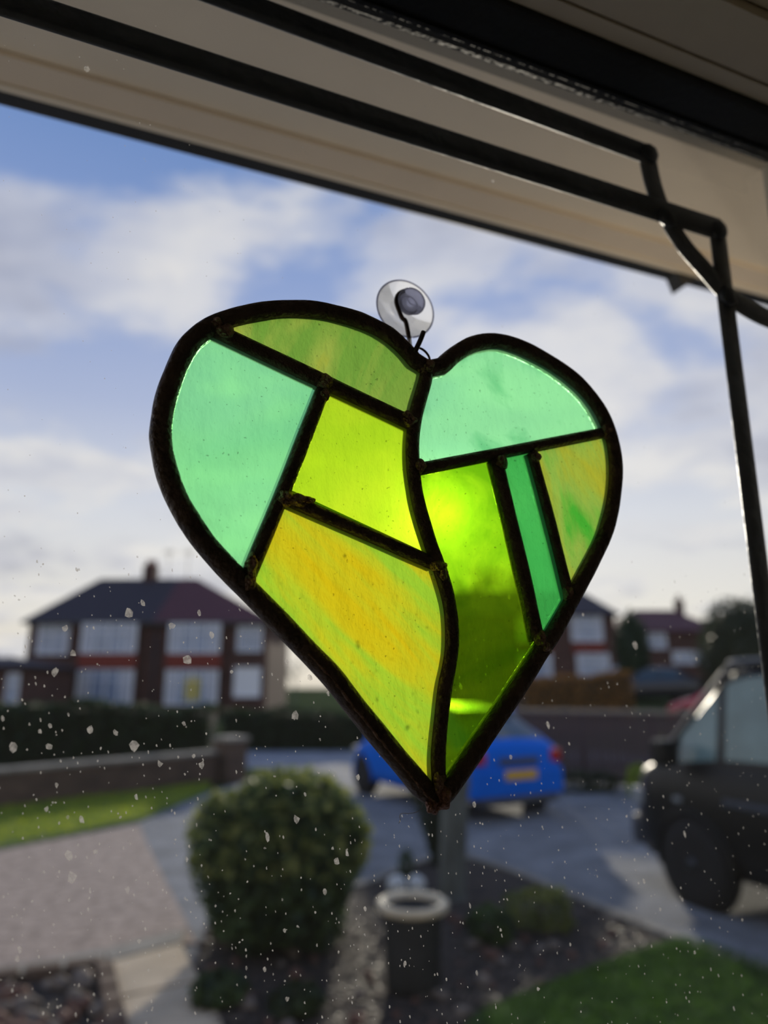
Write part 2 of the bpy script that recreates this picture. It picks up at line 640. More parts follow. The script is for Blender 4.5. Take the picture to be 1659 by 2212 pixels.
vx, fx = [], []
NX, NY = 60, 60
xs_ = np.concatenate([np.linspace(-120, -30, 8), np.linspace(-26, 40, 44), np.linspace(45, 130, 8)])
ys_ = np.concatenate([np.linspace(-30, 8, 8), np.linspace(9, 60, 42), np.linspace(66, 220, 10)])
for yy in ys_:
    for xx in xs_:
        vx.append((xx, yy, land_z(xx, yy)))
for j in range(len(ys_) - 1):
    for i in range(len(xs_) - 1):
        k = j * len(xs_) + i
        fx.append((k, k + 1, k + 1 + len(xs_), k + len(xs_)))
structure(from_data('ground', vx, fx, 'land_green', smooth=True))

# drive of grey tarmac in front of the house, gravel on its left part, road beyond the wall
drive = [(-14, 3.0), (-14, 10.2)] + [tuple(p) for p in gpoly([(-500, 1815), (0, 1800), (440, 1715), (520, 1690), (600, 1652)])] + \
        [(2.0, 17.2), (4.4, 14.4), (5.2, 11), (6.4, 8), (6.5, 3.0), (2.5, 1.2), (-4, -1.0)]
structure(prism('driveway', drive, -0.05, 0.0, 'tarmac'))
structure(prism('road', [(-40, 17.3), (-4.2, 17.3), (-3.0, 16.4), (3.5, 16.0), (9, 15.5), (30, 15.5), (30, 20.2), (8, 20.2), (-40, 20.2)], -0.06, -0.005, 'road_grey'))
structure(prism('gravel_drive', [tuple(p) for p in gpoly([(-700, 1905), (0, 1838), (300, 1782), (320, 1830), (400, 1990), (425, 2040), (0, 2095), (-500, 2160)])], -0.02, 0.012, 'gravel_brown'))

# grass strip at the foot of the low wall
gs_px = [(-500, 1790), (0, 1742), (300, 1712), (455, 1690), (450, 1712), (300, 1776), (0, 1838), (-700, 1905)]
gs = structure(prism('grass_verge', [tuple(p) for p in gpoly(gs_px)], -0.02, 0.03, 'grass_ground'))

# lawn, lower right
lawn_px = [(960, 2290), (1035, 2200), (1180, 2140), (1330, 2085), (1470, 2036), (1540, 2052), (1659, 2098), (1900, 2190), (1900, 2330)]
lawn = structure(prism('lawn', [tuple(p) for p in gpoly(lawn_px)], -0.02, 0.035, 'grass_ground'))


def in_poly(x, y, poly):
    c = False
    n = len(poly)
    for i in range(n):
        x1, y1 = poly[i]
        x2, y2 = poly[(i + 1) % n]
        if (y1 > y) != (y2 > y) and x < (x2 - x1) * (y - y1) / (y2 - y1) + x1:
            c = not c
    return c


def blades(name, poly, n, h, m, parent, seed, z=0.03):
    rnd = random.Random(seed)
    xs = [p[0] for p in poly]
    ys = [p[1] for p in poly]
    verts, faces = [], []
    while len(faces) < n:
        x, y = rnd.uniform(min(xs), max(xs)), rnd.uniform(min(ys), max(ys))
        if not in_poly(x, y, poly):
            continue
        a = rnd.uniform(0, 6.28)
        w = 0.006
        hh = h * rnd.uniform(0.5, 1.3)
        lx, ly = rnd.gauss(0, 0.35) * hh, rnd.gauss(0, 0.35) * hh
        k = len(verts)
        verts += [(x - w * math.cos(a), y - w * math.sin(a), z), (x + w * math.cos(a), y + w * math.sin(a), z), (x + lx, y + ly, z + hh)]
        faces.append((k, k + 1, k + 2))
    o = from_data(name, verts, faces, m, parent)
    o['kind'] = 'stuff'
    return o


blades('grass_blades', [p for p in gpoly([(-60, 1748), (300, 1714), (455, 1692), (450, 1712), (300, 1774), (-60, 1845)])], 9000, 0.05, 'grass_blade', gs, 3)
blades('grass_blades', [p for p in gpoly(lawn_px)], 16000, 0.035, 'grass_blade_dark', lawn, 4)

# flower bed of dark soil with stones, plants and a kerb along the drive
bed_px = [(430, 2290), (405, 2120), (450, 2010), (700, 1935), (960, 1852), (1090, 1878), (1300, 1965), (1475, 2036), (1330, 2085), (1180, 2140), (1035, 2200), (960, 2290)]
bed = structure(prism('flower_bed', [tuple(p) for p in gpoly(bed_px)], -0.03, 0.02, 'soil'))
rnd = random.Random(11)
bedpoly = gpoly(bed_px)
stone_mesh = []
for k in range(6):
    s = lump('stone', (1, 0.8, 0.6), 'stone_pale' if k % 2 else 'stone_brown', None, seed=k, amp=0.3)
    stone_mesh.append(s.data)
    bpy.data.objects.remove(s)
cnt = 0
while cnt < 90:
    px = rnd.uniform(430, 1400)
    py = rnd.uniform(1960, 2240)
    p = gp(px, py, 0.02)
    if not in_poly(p.x, p.y, bedpoly):
        continue
    so = bpy.data.objects.new('stone', rnd.choice(stone_mesh))
    COL.objects.link(so)
    so.parent = bed
    s = rnd.uniform(0.022, 0.06)
    so.location = (p.x, p.y, 0.02 + s * 0.3)
    so.scale = (s, s, s)
    so.rotation_euler = (0, 0, rnd.uniform(0, 6.28))
    cnt += 1


# litter of dead leaves over the soil
def litter(r_):
    while True:
        p = gp(r_.uniform(430, 1400), r_.uniform(1900, 2260), 0.03)
        if in_poly(p.x, p.y, bedpoly):
            return p + Vector((0, 0, r_.uniform(0, 0.02))), Vector((0, 0, 1))


lf = leaves('leaf_litter', litter, 2600, 0.022, 'leaf_bare', bed, 5, 0.75)
lf['kind'] = 'stuff'
# kerb stones of the bed
kp = catmull([gp(x, y, 0.02) for x, y in [(690, 1940), (800, 1905), (960, 1850), (1090, 1876), (1300, 1962), (1475, 2034), (1659, 2096), (1800, 2150)]], 4)
for a, b in zip(kp[:-1], kp[1:]):
    dd = b - a
    bmk = bmesh.new()
    L = dd.length
    box_bm(bmk, 0.005, L - 0.005, -0.045, 0.045, -0.03, 0.045, 0.008)
    ko = from_bm('kerb_stone', bmk, 'concrete', bed)
    ko.location = (a.x, a.y, 0)
    ko.rotation_euler = (0, 0, math.atan2(dd.y, dd.x))

# buff paving slabs running up to the drive
slab_pts = {  # rows of the path seen between the brick bed and the shrub
    0: [(228, 2092), (392, 2048), (404, 2078), (236, 2118)],
    1: [(236, 2120), (404, 2080), (432, 2130), (246, 2170)],
    2: [(246, 2173), (434, 2133), (470, 2200), (258, 2234)],
    3: [(258, 2237), (470, 2203), (500, 2280), (270, 2312)],
}
path = structure(empty('paving_path', gp(330, 2120)))
path_o = gp(330, 2120)
for k, q in slab_pts.items():
    pl = [gp(x, y) - path_o for x, y in q]
    cxm = sum((p for p in pl), Vector()) / 4
    pl = [cxm + (p - cxm) * 0.985 for p in pl]
    prism('slab', [(p.x, p.y) for p in pl], -0.03, 0.035 + 0.004 * (k % 2), 'slab_buff', path)
for q in ([(-260, 2150), (-20, 2106), (-20, 2130), (-260, 2176)], [(-18, 2106), (100, 2086), (104, 2112), (-18, 2130)], [(102, 2086), (226, 2062), (228, 2090), (106, 2112)], [(228, 2062), (400, 2018), (392, 2046), (230, 2090)]):
    pl = [gp(x, y) - path_o for x, y in q]
    cxm = sum((p for p in pl), Vector()) / 4
    pl = [cxm + (p - cxm) * 0.985 for p in pl]
    prism('slab', [(p.x, p.y) for p in pl], -0.03, 0.04, 'concrete', path)

# brick-edged rubble bed, lower left corner
rb_px = [(-260, 2180), (228, 2092), (246, 2172), (275, 2330), (-260, 2420)]
rbed = structure(prism('rubble_bed', [tuple(p) for p in gpoly(rb_px)], -0.03, 0.02, 'soil'))
e0, e1, e2 = gp(-250, 2165), gp(222, 2100), gp(262, 2300)
for (a, b) in ((e0, e1), (e1, e2)):
    dd = b - a
    nb = max(2, int(dd.length / 0.225))
    for i in range(nb):
        q = a + dd * ((i + 0.5) / nb)
        bmk = bmesh.new()
        box_bm(bmk, -0.105, 0.105, -0.05, 0.05, -0.03, 0.085, 0.008)
        ko = from_bm('edging_brick', bmk, 'garden_brick', rbed)
        ko.location = (q.x, q.y, 0)
        ko.rotation_euler = (0, 0, math.atan2(dd.y, dd.x))
rpoly = gpoly([(-100, 2150), (205, 2125), (235, 2290), (-100, 2330)])
cnt = 0
while cnt < 70:
    p = gp(rnd.uniform(-60, 240), rnd.uniform(2110, 2290), 0.02)
    if not in_poly(p.x, p.y, rpoly):
        continue
    so = bpy.data.objects.new('stone', rnd.choice(stone_mesh))
    COL.objects.link(so)
    so.parent = rbed
    s = rnd.uniform(0.03, 0.075)
    so.location = (p.x, p.y, 0.02 + s * 0.35)
    so.scale = (s, s, s)
    so.rotation_euler = (0, 0, rnd.uniform(0, 6.28))
    cnt += 1

# ------------------------------------------------------------------ low garden wall with a gate pier
wa, wb = gp(-420, 1800), gp(468, 1690)
dd = wb - wa
gw = empty('garden_wall', wa, math.atan2(dd.y, dd.x))
tag(gw, 'low brick garden wall with flat coping along the grass strip', 'wall')
box('brickwork', 0, dd.length, 0, 0.22, 0, 0.50, 'garden_brick', gw)
ncap = int(dd.length / 0.6)
for i in range(ncap):
    box('coping_stone', i * dd.length / ncap + 0.004, (i + 1) * dd.length / ncap - 0.004, -0.03, 0.25, 0.50, 0.56, 'concrete', gw, 0.01)
pp_ = gp(505, 1688)
pr = empty('gate_pier', pp_, math.atan2(dd.y, dd.x))
tag(pr, 'squat brick gate pier at the end of the low garden wall', 'pier')
box('shaft', -0.22, 0.22, -0.08, 0.36, 0, 0.72, 'garden_brick', pr)
box('cap', -0.26, 0.26, -0.12, 0.40, 0.72, 0.80, 'concrete', pr, 0.02)


# ------------------------------------------------------------------ hedges, shrubs, trees
def hedge(name, label, cat, a, b, depth, h0, h1, m, nleaf, lsize, z0=0.0, seed=1, core='soil', group=None):
    """a clipped hedge from ground point a to b"""
    d = b - a
    L = d.length
    ro = empty(name, (a.x, a.y, z0), math.atan2(d.y, d.x))
    tag(ro, label, cat, group)
    # woody core
    bm = bmesh.new()
    box_bm(bm, 0.08, L - 0.08, 0.1, depth - 0.1, 0, 1)
    for v in bm.verts:
        if v.co.z > 0.5:
            v.co.z = (h0 + (h1 - h0) * v.co.x / L) - 0.1
    from_bm('twigs', bm, 'bark_dark', ro)

    def smp(r_):
        x = r_.uniform(0, L)
        h = h0 + (h1 - h0) * x / L + 0.06 * math.sin(x * 1.9 + seed) + 0.04 * math.sin(x * 4.7)
        k = r_.random()
        j = r_.gauss(0, 0.035)
        if k < 0.55:
            return Vector((x, j + 0.02, r_.uniform(0, h))), Vector((0, -1, 0.2))
        if k < 0.9:
            return Vector((x, r_.uniform(0, depth), h + j)), Vector((0, 0, 1))
        return Vector((x, depth + j, r_.uniform(0, h))), Vector((0, 1, 0.2))
    leaves('foliage', smp, nleaf, lsize, m, ro, seed, 0.45)
    return ro


def round_plant(name, label, cat, base, rad, zc, m, nleaf, lsize, seed=1, group=None, core=True, stem=True, tip=None, ntip=0, box_=0.0):
    ro = empty(name, base)
    tag(ro, label, cat, group)
    rnd_ = random.Random(seed)
    ph = [rnd_.uniform(0, 6.28) for _ in range(8)]

    def rr(d):
        return 1 + 0.09 * math.sin(3 * d.x + ph[0]) * math.sin(4 * d.z + ph[1]) + 0.07 * math.sin(6 * d.y + ph[2]) * math.cos(5 * d.z + ph[3]) + 0.05 * math.sin(9 * d.x + ph[4])

    if core:
        bm = bmesh.new()
        bmesh.ops.create_icosphere(bm, subdivisions=3, radius=1)
        for v in bm.verts:
            k = 0.80 * rr(v.co)
            v.co = Vector((v.co.x * rad[0] * k, v.co.y * rad[1] * k, zc + v.co.z * rad[2] * k))
        from_bm('light_block_core', bm, m, ro, True)  # solid core added inside the leaves to block light

    def smp(r_):
        d = Vector((r_.gauss(0, 1), r_.gauss(0, 1), r_.gauss(0, 1))).normalized()
        k = rr(d) * (r_.uniform(0.80, 1.04))
        if box_:
            mx_ = max(abs(d.x), abs(d.y), abs(d.z))
            k *= 1 + box_ * (1 / mx_ - 1)
        return Vector((d.x * rad[0] * k, d.y * rad[1] * k, max(0.02 - base[2] * 0, zc + d.z * rad[2] * k))), d
    leaves('foliage', smp, nleaf, lsize, m, ro, seed, 0.4)
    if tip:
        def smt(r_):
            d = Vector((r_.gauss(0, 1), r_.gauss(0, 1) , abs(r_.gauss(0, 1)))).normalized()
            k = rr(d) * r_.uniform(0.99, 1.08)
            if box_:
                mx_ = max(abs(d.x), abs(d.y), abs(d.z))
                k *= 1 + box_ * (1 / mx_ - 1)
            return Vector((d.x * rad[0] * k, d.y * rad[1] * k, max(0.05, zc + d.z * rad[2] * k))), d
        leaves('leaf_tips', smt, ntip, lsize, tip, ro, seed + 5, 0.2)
    if stem:
        sweep('stem', [Vector((0, 0, -0.02)), Vector((0.02, 0, zc * 0.5)), Vector((0, 0.01, zc))], ell(0.05 * max(rad), 0.05 * max(rad), 8), 'bark_dark', ro, normal=Vector((0, 1, 0)))
    return ro


# the big shrub in the bed
bb = gp(590, 2075)
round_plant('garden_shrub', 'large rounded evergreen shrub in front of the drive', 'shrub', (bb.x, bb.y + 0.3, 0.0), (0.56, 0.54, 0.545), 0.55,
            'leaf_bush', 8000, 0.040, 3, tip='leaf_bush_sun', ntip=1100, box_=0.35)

# low plants in the bed
for k, (px, py, r_, h_, mm, lab) in enumerate([
        (1165, 2010, 0.26, 0.15, 'leaf_bush_tip', 'low yellow-green cushion plant in the soil bed right of the pot'),
        (1060, 2040, 0.16, 0.12, 'leaf_bush', 'small dark green plant beside the yellow-green cushion plant'),
        (470, 2175, 0.16, 0.08, 'leaf_bush', 'low green plant spilling over the paving edge below the shrub'),
        (640, 2195, 0.15, 0.07, 'leaf_hedge', 'dark low plant at the foot of the shrub')]):
    p = gp(px, py, 0.0)
    round_plant('bed_plant', lab, 'plant', (p.x, p.y, 0.02), (r_, r_, h_), h_ * 0.8, mm, 700, 0.028, 20 + k, core=False, stem=True)

# plants at the foot of the fence
p = gp(1385, 1722)
round_plant('fence_plant', 'bright yellow-green leafy plant at the fence by the van bonnet', 'plant', (p.x, p.y, 0), (0.22, 0.2, 0.26), 0.24, 'leaf_lime', 500, 0.04, 31, core=False)
p = gp(1420, 1690)
round_plant('fence_plant', 'taller lime green plant just behind the van bonnet edge', 'plant', (p.x + 0.1, p.y - 0.3, 0), (0.16, 0.15, 0.42), 0.42, 'leaf_lime', 400, 0.04, 33, core=False)
p = gp(1270, 1712)
round_plant('fence_plant', 'dark green low growth along the foot of the wooden fence', 'plant', (p.x, p.y, 0), (0.6, 0.16, 0.2), 0.16, 'leaf_hedge', 900, 0.04, 32, core=False, stem=True)

# the tree: grey trunk, and the dark ivy clad stem beside it
tb = gp(978, 1945)
tr_ = empty('tree_trunk', (tb.x, tb.y, 0))
tag(tr_, 'short grey bare tree trunk standing in the bed behind the heart tip', 'tree')
pts = catmull([Vector((0, 0, -0.03)), Vector((0.0, 0, 0.15)), Vector((0.02, 0.02, 0.5)), Vector((0.04, 0.03, 0.85)), Vector((0.05, 0.05, 1.08))], 5)
sc_ = [1.35 if i < 2 else (1.0 if i < 16 else 1.12) for i in range(len(pts))]
sweep('trunk', pts, [(0.118 * math.cos(a) * (1 + 0.06 * math.sin(3 * a)), 0.118 * math.sin(a)) for a in [2 * math.pi * i / 14 for i in range(14)]], 'bark_grey', tr_, normal=Vector((0, 1, 0)), scale=sc_)
for k in range(4):
    a = k * 1.7
    sweep('branch_stub', [Vector((0.05, 0.05, 1.02)), Vector((0.05 + 0.06 * math.cos(a), 0.05 + 0.06 * math.sin(a), 1.10)), Vector((0.05 + 0.08 * math.cos(a), 0.05 + 0.08 * math.sin(a), 1.2))], ell(0.045, 0.045, 8), 'bark_grey', tr_, normal=Vector((1, 0, 0.1)))
ib = gp(952, 1872)
iv = empty('ivy_stem', (ib.x, ib.y, 0))
tag(iv, 'dark ivy-covered stem widening upward left of the grey trunk', 'plant')
ipts = [Vector((0, 0, -0.02)), Vector((-0.02, 0, 0.3)), Vector((-0.09, 0, 0.7)), Vector((-0.11, 0, 0.95)), Vector((-0.12, 0, 1.15))]
sweep('stem', catmull(ipts, 4), ell(0.07, 0.07, 10), 'bark_dark', iv, normal=Vector((0, 1, 0)))


def ivs(r_):
    z = r_.uniform(0.02, 1.2)
    c = Vector((np.interp(z, [0, .3, .7, 1.1, 1.5], [0, -.02, -.09, -.12, -.12]), 0, z))
    a = r_.uniform(0, 6.28)
    rad = np.interp(z, [0, 0.3, 0.8, 1.4], [0.07, 0.13, 0.21, 0.23]) * r_.uniform(0.75, 1.1)
    d = Vector((math.cos(a), math.sin(a), 0))
    return c + d * rad, d


leaves('ivy_leaves', ivs, 1800, 0.035, 'leaf_ivy', iv, 9, 0.5)

# pot with a pale rim, and the pale stones behind it
pb = gp(893, 2130)
pot = empty('garden_pot', (gp(893, 2130).x * 0.98, 4.80, 0.02))
pot.scale = (1, 1, 0.90)
tag(pot, 'tall dark garden pot with a pale cream rim', 'pot')
lathe('pot_body', [(0.15, 0.0), (0.165, 0.05), (0.17, 0.25), (0.18, 0.46), (0.185, 0.49), (0.16, 0.49), (0.15, 0.40), (0.02, 0.40)], 'pot_dark', pot)
rim = [(0.172, 0.475), (0.205, 0.470), (0.225, 0.490), (0.222, 0.520), (0.200, 0.535), (0.172, 0.525), (0.160, 0.50)]
verts, faces = [], []
NR = 36
for r_, h_ in rim:
    for i in range(NR):
        a = 2 * math.pi * i / NR
        verts.append((r_ * math.cos(a), r_ * math.sin(a), h_))
K = len(rim)
for j in range(K):
    for i in range(NR):
        faces.append((j * NR + i, j * NR + (i + 1) % NR, ((j + 1) % K) * NR + (i + 1) % NR, ((j + 1) % K) * NR + i))
from_data('pot_rim', verts, faces, 'pot_rim', pot, True)
lathe('soil', [(0.01, 0.40), (0.158, 0.40), (0.158, 0.42), (0.01, 0.44)], 'soil', pot, 20)
for k, (px, py, lab) in enumerate([(856, 1936, 'pale rounded boulder on the left behind the cream-rimmed pot'), (902, 1936, 'pale rounded boulder on the right behind the cream-rimmed pot')]):
    p = gp(px, py)
    s = lump('boulder', (0.085, 0.08, 0.085), 'glaze_white', None, (p.x, p.y, 0.085), seed=40 + k, amp=0.12)
    tag(s, lab, 'stone', 'pale boulders behind the pot')
p = gp(879, 1930)
round_plant('moss_tuft', 'small green tuft between the two pale boulders', 'plant', (p.x, p.y + 0.16, 0.02), (0.07, 0.05, 0.15), 0.15, 'leaf_bush', 260, 0.025, 44, core=False)

# ------------------------------------------------------------------ fence of upright boards
fa, fb = gp(1120, 1688), gp(1640, 1712)
dd = fb - fa
fe = empty('board_fence', fa, math.atan2(dd.y, dd.x))
tag(fe, 'dark brown upright board fence between the blue car and the van', 'fence')
nb = int(dd.length / 0.152)
bme = bmesh.new()
box_bm(bme, 0.004, 0.146, -0.012, 0.012, 0.03, 1.24, 0.004)
bo = from_bm('board', bme, 'fence_wood', fe)
for i in range(nb):
    q = bo if i == 0 else bo.copy()
    if i:
        COL.objects.link(q)
    q.location = (i * 0.152, 0.012 * (i % 2), random.Random(i).uniform(-0.012, 0.012))
box('top_rail', -0.02, nb * 0.152 + 0.02, -0.04, 0.06, 1.25, 1.31, 'fence_cap', fe, 0.006)
for i in range(0, nb, 8):
    box('post', i * 0.152 - 0.045, i * 0.152 + 0.045, 0.03, 0.12, 0, 1.25, 'fence_wood', fe, 0.006)
box('back_rail', 0, nb * 0.152, 0.025, 0.06, 0.3, 0.38, 'fence_wood', fe)

# hedges beyond the road
hy = 20.6
h_l = at(30, 1600, hy)
h_m = at(470, 1600, hy)
h_r = at(1130, 1600, hy)
hedge('clipped_hedge', 'tall dark hedge in front of the facing brick house', 'hedge', Vector((at(-400, 1600, 16.2).x, 16.2, 0)), Vector((at(455, 1600, 16.2).x, 16.2, 0)), 0.9, 1.42, 1.22, 'leaf_hedge', 9000, 0.06, seed=3)
hedge('clipped_hedge', 'low dark hedge running right from the facing house towards the blue car', 'hedge', Vector((h_m.x + 0.05, hy + 0.1, 0)), Vector((h_r.x, hy + 0.1, 0)), 0.9, 1.05, 0.8, 'leaf_hedge', 7000, 0.06, seed=4)
q0, q1 = at(1130, 1500, 25), at(1372, 1500, 25)
hedge('beech_hedge', 'ochre brown beech hedge beyond the fence', 'hedge', Vector((q0.x, 25, 0)), Vector((q1.x, 25, 0)), 1.0, 1.75, 2.1, 'leaf_beech', 5000, 0.06, z0=0.05, seed=6)


# ------------------------------------------------------------------ houses
def window_unit(parent, name, x0, x1, z0, z1, y, cols=2, frame='upvc', depth=0.12, fill='far_glass', curtain=True, transom=True):
    w = box(name, x0, x1, y - depth, y, z0, z0 + 0.07, frame, parent)
    fr = 0.07
    lst = [(x0, x1, y - depth, y, z1 - fr, z1), (x0, x0 + fr, y - depth, y, z0 + fr, z1 - fr), (x1 - fr, x1, y - depth, y, z0 + fr, z1 - fr)]
    for i in range(1, cols):
        xm = x0 + (x1 - x0) * i / cols
        lst.append((xm - fr / 2, xm + fr / 2, y - depth, y, z0 + fr, z1 - fr))
    if transom:
        lst.append((x0 + fr, x1 - fr, y - depth + 0.02, y - 0.02, z1 - (z1 - z0) * 0.3, z1 - (z1 - z0) * 0.3 + 0.05))
    boxes('frame', lst, frame, w)
    for i in range(cols):
        a = x0 + (x1 - x0) * i / cols + fr * 0.5
        b = x0 + (x1 - x0) * (i + 1) / cols - fr * 0.5
        box('pane', a, b, y - depth * 0.5, y - depth * 0.5 + 0.02, z0 + fr, z1 - fr, fill, w)
    if curtain:
        bw = (x1 - x0) * 0.16
        for (a, b) in ((x0 + fr, x0 + fr + bw), (x1 - fr - bw, x1 - fr)):
            box('curtain', a, b, y - depth * 0.5 - 0.012, y - depth * 0.5 - 0.004, z0 + fr, z1 - fr, 'curtain', w)
    return w


def hip_roof(parent, x0, x1, y0, y1, ze, xr0, xr1, zr, m, name='roof', ov=0.3):
    ym = (y0 + y1) / 2
    th = 0.12
    v = [(x0 - ov, y0 - ov, ze), (x1 + ov, y0 - ov, ze), (x1 + ov, y1 + ov, ze), (x0 - ov, y1 + ov, ze), (xr0, ym, zr), (xr1, ym, zr),
         (x0 - ov, y0 - ov, ze - th), (x1 + ov, y0 - ov, ze - th), (x1 + ov, y1 + ov, ze - th), (x0 - ov, y1 + ov, ze - th)]
    f = [(0, 1, 5, 4), (1, 2, 5), (2, 3, 4, 5), (3, 0, 4), (0, 6, 7, 1), (1, 7, 8, 2), (2, 8, 9, 3), (3, 9, 6, 0), (9, 8, 7, 6)]
    return from_data(name, v, f, m, parent)


def half_hip(parent, xe, xm, y0, y1, ze, xr, zr, m, ov=0.3):
    """half of a hipped roof from the eave corner xe to the party wall xm"""
    ym = (y0 + y1) / 2
    s = 1 if xe < xm else -1
    xo = xe - ov * s
    v = [(xo, y0 - ov, ze), (xm, y0 - ov, ze), (xm, ym, zr), (xr, ym, zr), (xo, y1 + ov, ze), (xm, y1 + ov, ze),
         (xo, y0 - ov, ze - 0.14), (xm, y0 - ov, ze - 0.14), (xm, y1 + ov, ze - 0.14), (xo, y1 + ov, ze - 0.14)]
    f = [(0, 1, 2, 3), (5, 4, 3, 2), (4, 0, 3), (0, 6, 7, 1), (6, 9, 8, 7), (4, 9, 6, 0), (1, 7, 8, 5, 2), (5, 8, 9, 4)]
    return from_data('roof', v, f, m, parent)


# -- the facing pair of houses
HY = 39.4
hc = at(318, 1400, HY)
hs = empty('semi_detached_house', (hc.x, HY, 0))
tag(hs, 'pair of red brick houses with hipped roof facing across the road', 'house')


def hx(px):
    return at(px, 1400, HY).x - hc.x


def hz(py):
    return at(318, py, HY).z


X0, X1 = hx(58), hx(578)
ZE = hz(1342)
box('walls', X0, X1, 0, 8.5, 0, ZE - 0.05, 'house_brick', hs)
ZR = hz(1249)
# ridge sits 4.2 m further back, so raise it to keep the outline
ridge_l, ridge_r = at(217, 1250, HY + 4.2), at(426, 1252, HY + 4.2)
half_hip(hs, X0, hx(330), 0, 8.5, ZE, ridge_l.x - hc.x, ridge_l.z, 'roof_dark')
half_hip(hs, X1, hx(330) , 0, 8.5, ZE, ridge_r.x - hc.x, ridge_l.z, 'roof_red')
c0, c1 = at(313, 1225, HY + 4.2), at(339, 1225, HY + 4.2)
chim = box('chimney', c0.x - hc.x, c1.x - hc.x, 3.9, 4.7, ridge_l.z - 0.5, c0.z + 0.1, 'house_brick', hs)
for k in range(3):
    xk = c0.x - hc.x + (c1.x - c0.x) * (0.2 + 0.3 * k)
    lathe('chimney_pot', [(0.10, 0), (0.12, 0.05), (0.09, 0.3), (0.11, 0.34)], 'tile_red', chim, 10, loc=(xk, 4.3, c0.z + 0.1))
for xa, s in ((hx(300), 1), (hx(348), -1)):
    ar = boxes('aerial', [(xa - 0.02, xa + 0.02, 4.2, 4.24, ridge_l.z - 0.05, ridge_l.z + 1.75)] +
               [(xa - 0.35, xa + 0.35, 4.15 + 0.02 * j, 4.17 + 0.02 * j, ridge_l.z + 1.55 + 0.1 * j, ridge_l.z + 1.58 + 0.1 * j) for j in range(3)], 'aerial', hs)
box('gutter', X0 - 0.3, X1 + 0.3, -0.42, -0.3, ZE - 0.16, ZE - 0.04, 'trim_grey', hs)
# bays: red hung tiles between the floors, windows up and down
for (xa, xb, da) in ((hx(182), hx(304), 0), (hx(368), hx(482), 1)):
    box('bay', xa, xb, -0.55, 0.0, 0, ZE - 0.2, 'house_brick', hs)
    box('hung_tiles', xa - 0.03, xb + 0.03, -0.62, -0.55, hz(1444), hz(1412), 'tile_red', hs)
    window_unit(hs, 'window', xa + 0.05, xb - 0.05, hz(1412), hz(1348), -0.55, 4)
    window_unit(hs, 'window', xa + 0.05, xb - 0.05, hz(1522), hz(1447), -0.55, 4, curtain=True)
    if da:
        box('yellow_blind', hx(412), hx(442), -0.64, -0.625, hz(1512), hz(1462), 'yellow_cloth', hs)
window_unit(hs, 'window', hx(80), hx(148), hz(1414), hz(1350), 0, 2)
window_unit(hs, 'window', hx(512), hx(566), hz(1408), hz(1352), 0, 2)
window_unit(hs, 'window', hx(509), hx(566), hz(1506), hz(1441), 0, 1, curtain=False, transom=False, fill='upvc')
dw = box('front_door', hx(100), hx(118), -0.10, -0.02, 0, hz(1470), 'door_red', hs)
window_unit(hs, 'door_side_light', hx(79), hx(99), hz(1535), hz(1468), 0, 1, curtain=False)
window_unit(hs, 'door_side_light', hx(119), hx(140), hz(1535), hz(1468), 0, 1, curtain=False)
box('door_canopy', hx(74), hx(146), -0.7, 0, hz(1466), hz(1458), 'roof_dark', hs)
sweep('downpipe', [Vector((hx(336), -0.08, 0)), Vector((hx(336), -0.08, ZE - 0.2))], ell(0.05, 0.05, 8), 'trim_grey', hs, normal=Vector((0, 1, 0)))

# -- low garage at the far left
GY = 33.0
ga = at(-160, 1500, GY)
gb = at(52, 1500, GY)
gg = empty('garage', (ga.x, GY, 0))
tag(gg, 'low building with white window at the left edge', 'building')
wd = gb.x - ga.x
box('walls', 0, wd, 0, 5, 0, 2.55, 'house_brick', gg)
zr_ = at(-60, 1420, GY + 2.5).z
hip_roof(gg, 0, wd, 0, 5, 2.55, wd * 0.35, wd * 0.55, zr_, 'roof_dark')
window_unit(gg, 'window', at(14, 1500, GY).x - ga.x, at(40, 1500, GY).x - ga.x, 0.5, 2.2, 0, 1, curtain=False)
window_unit(gg, 'window', at(-60, 1500, GY).x - ga.x, at(-24, 1500, GY).x - ga.x, 0.5, 2.2, 0, 1, curtain=False)


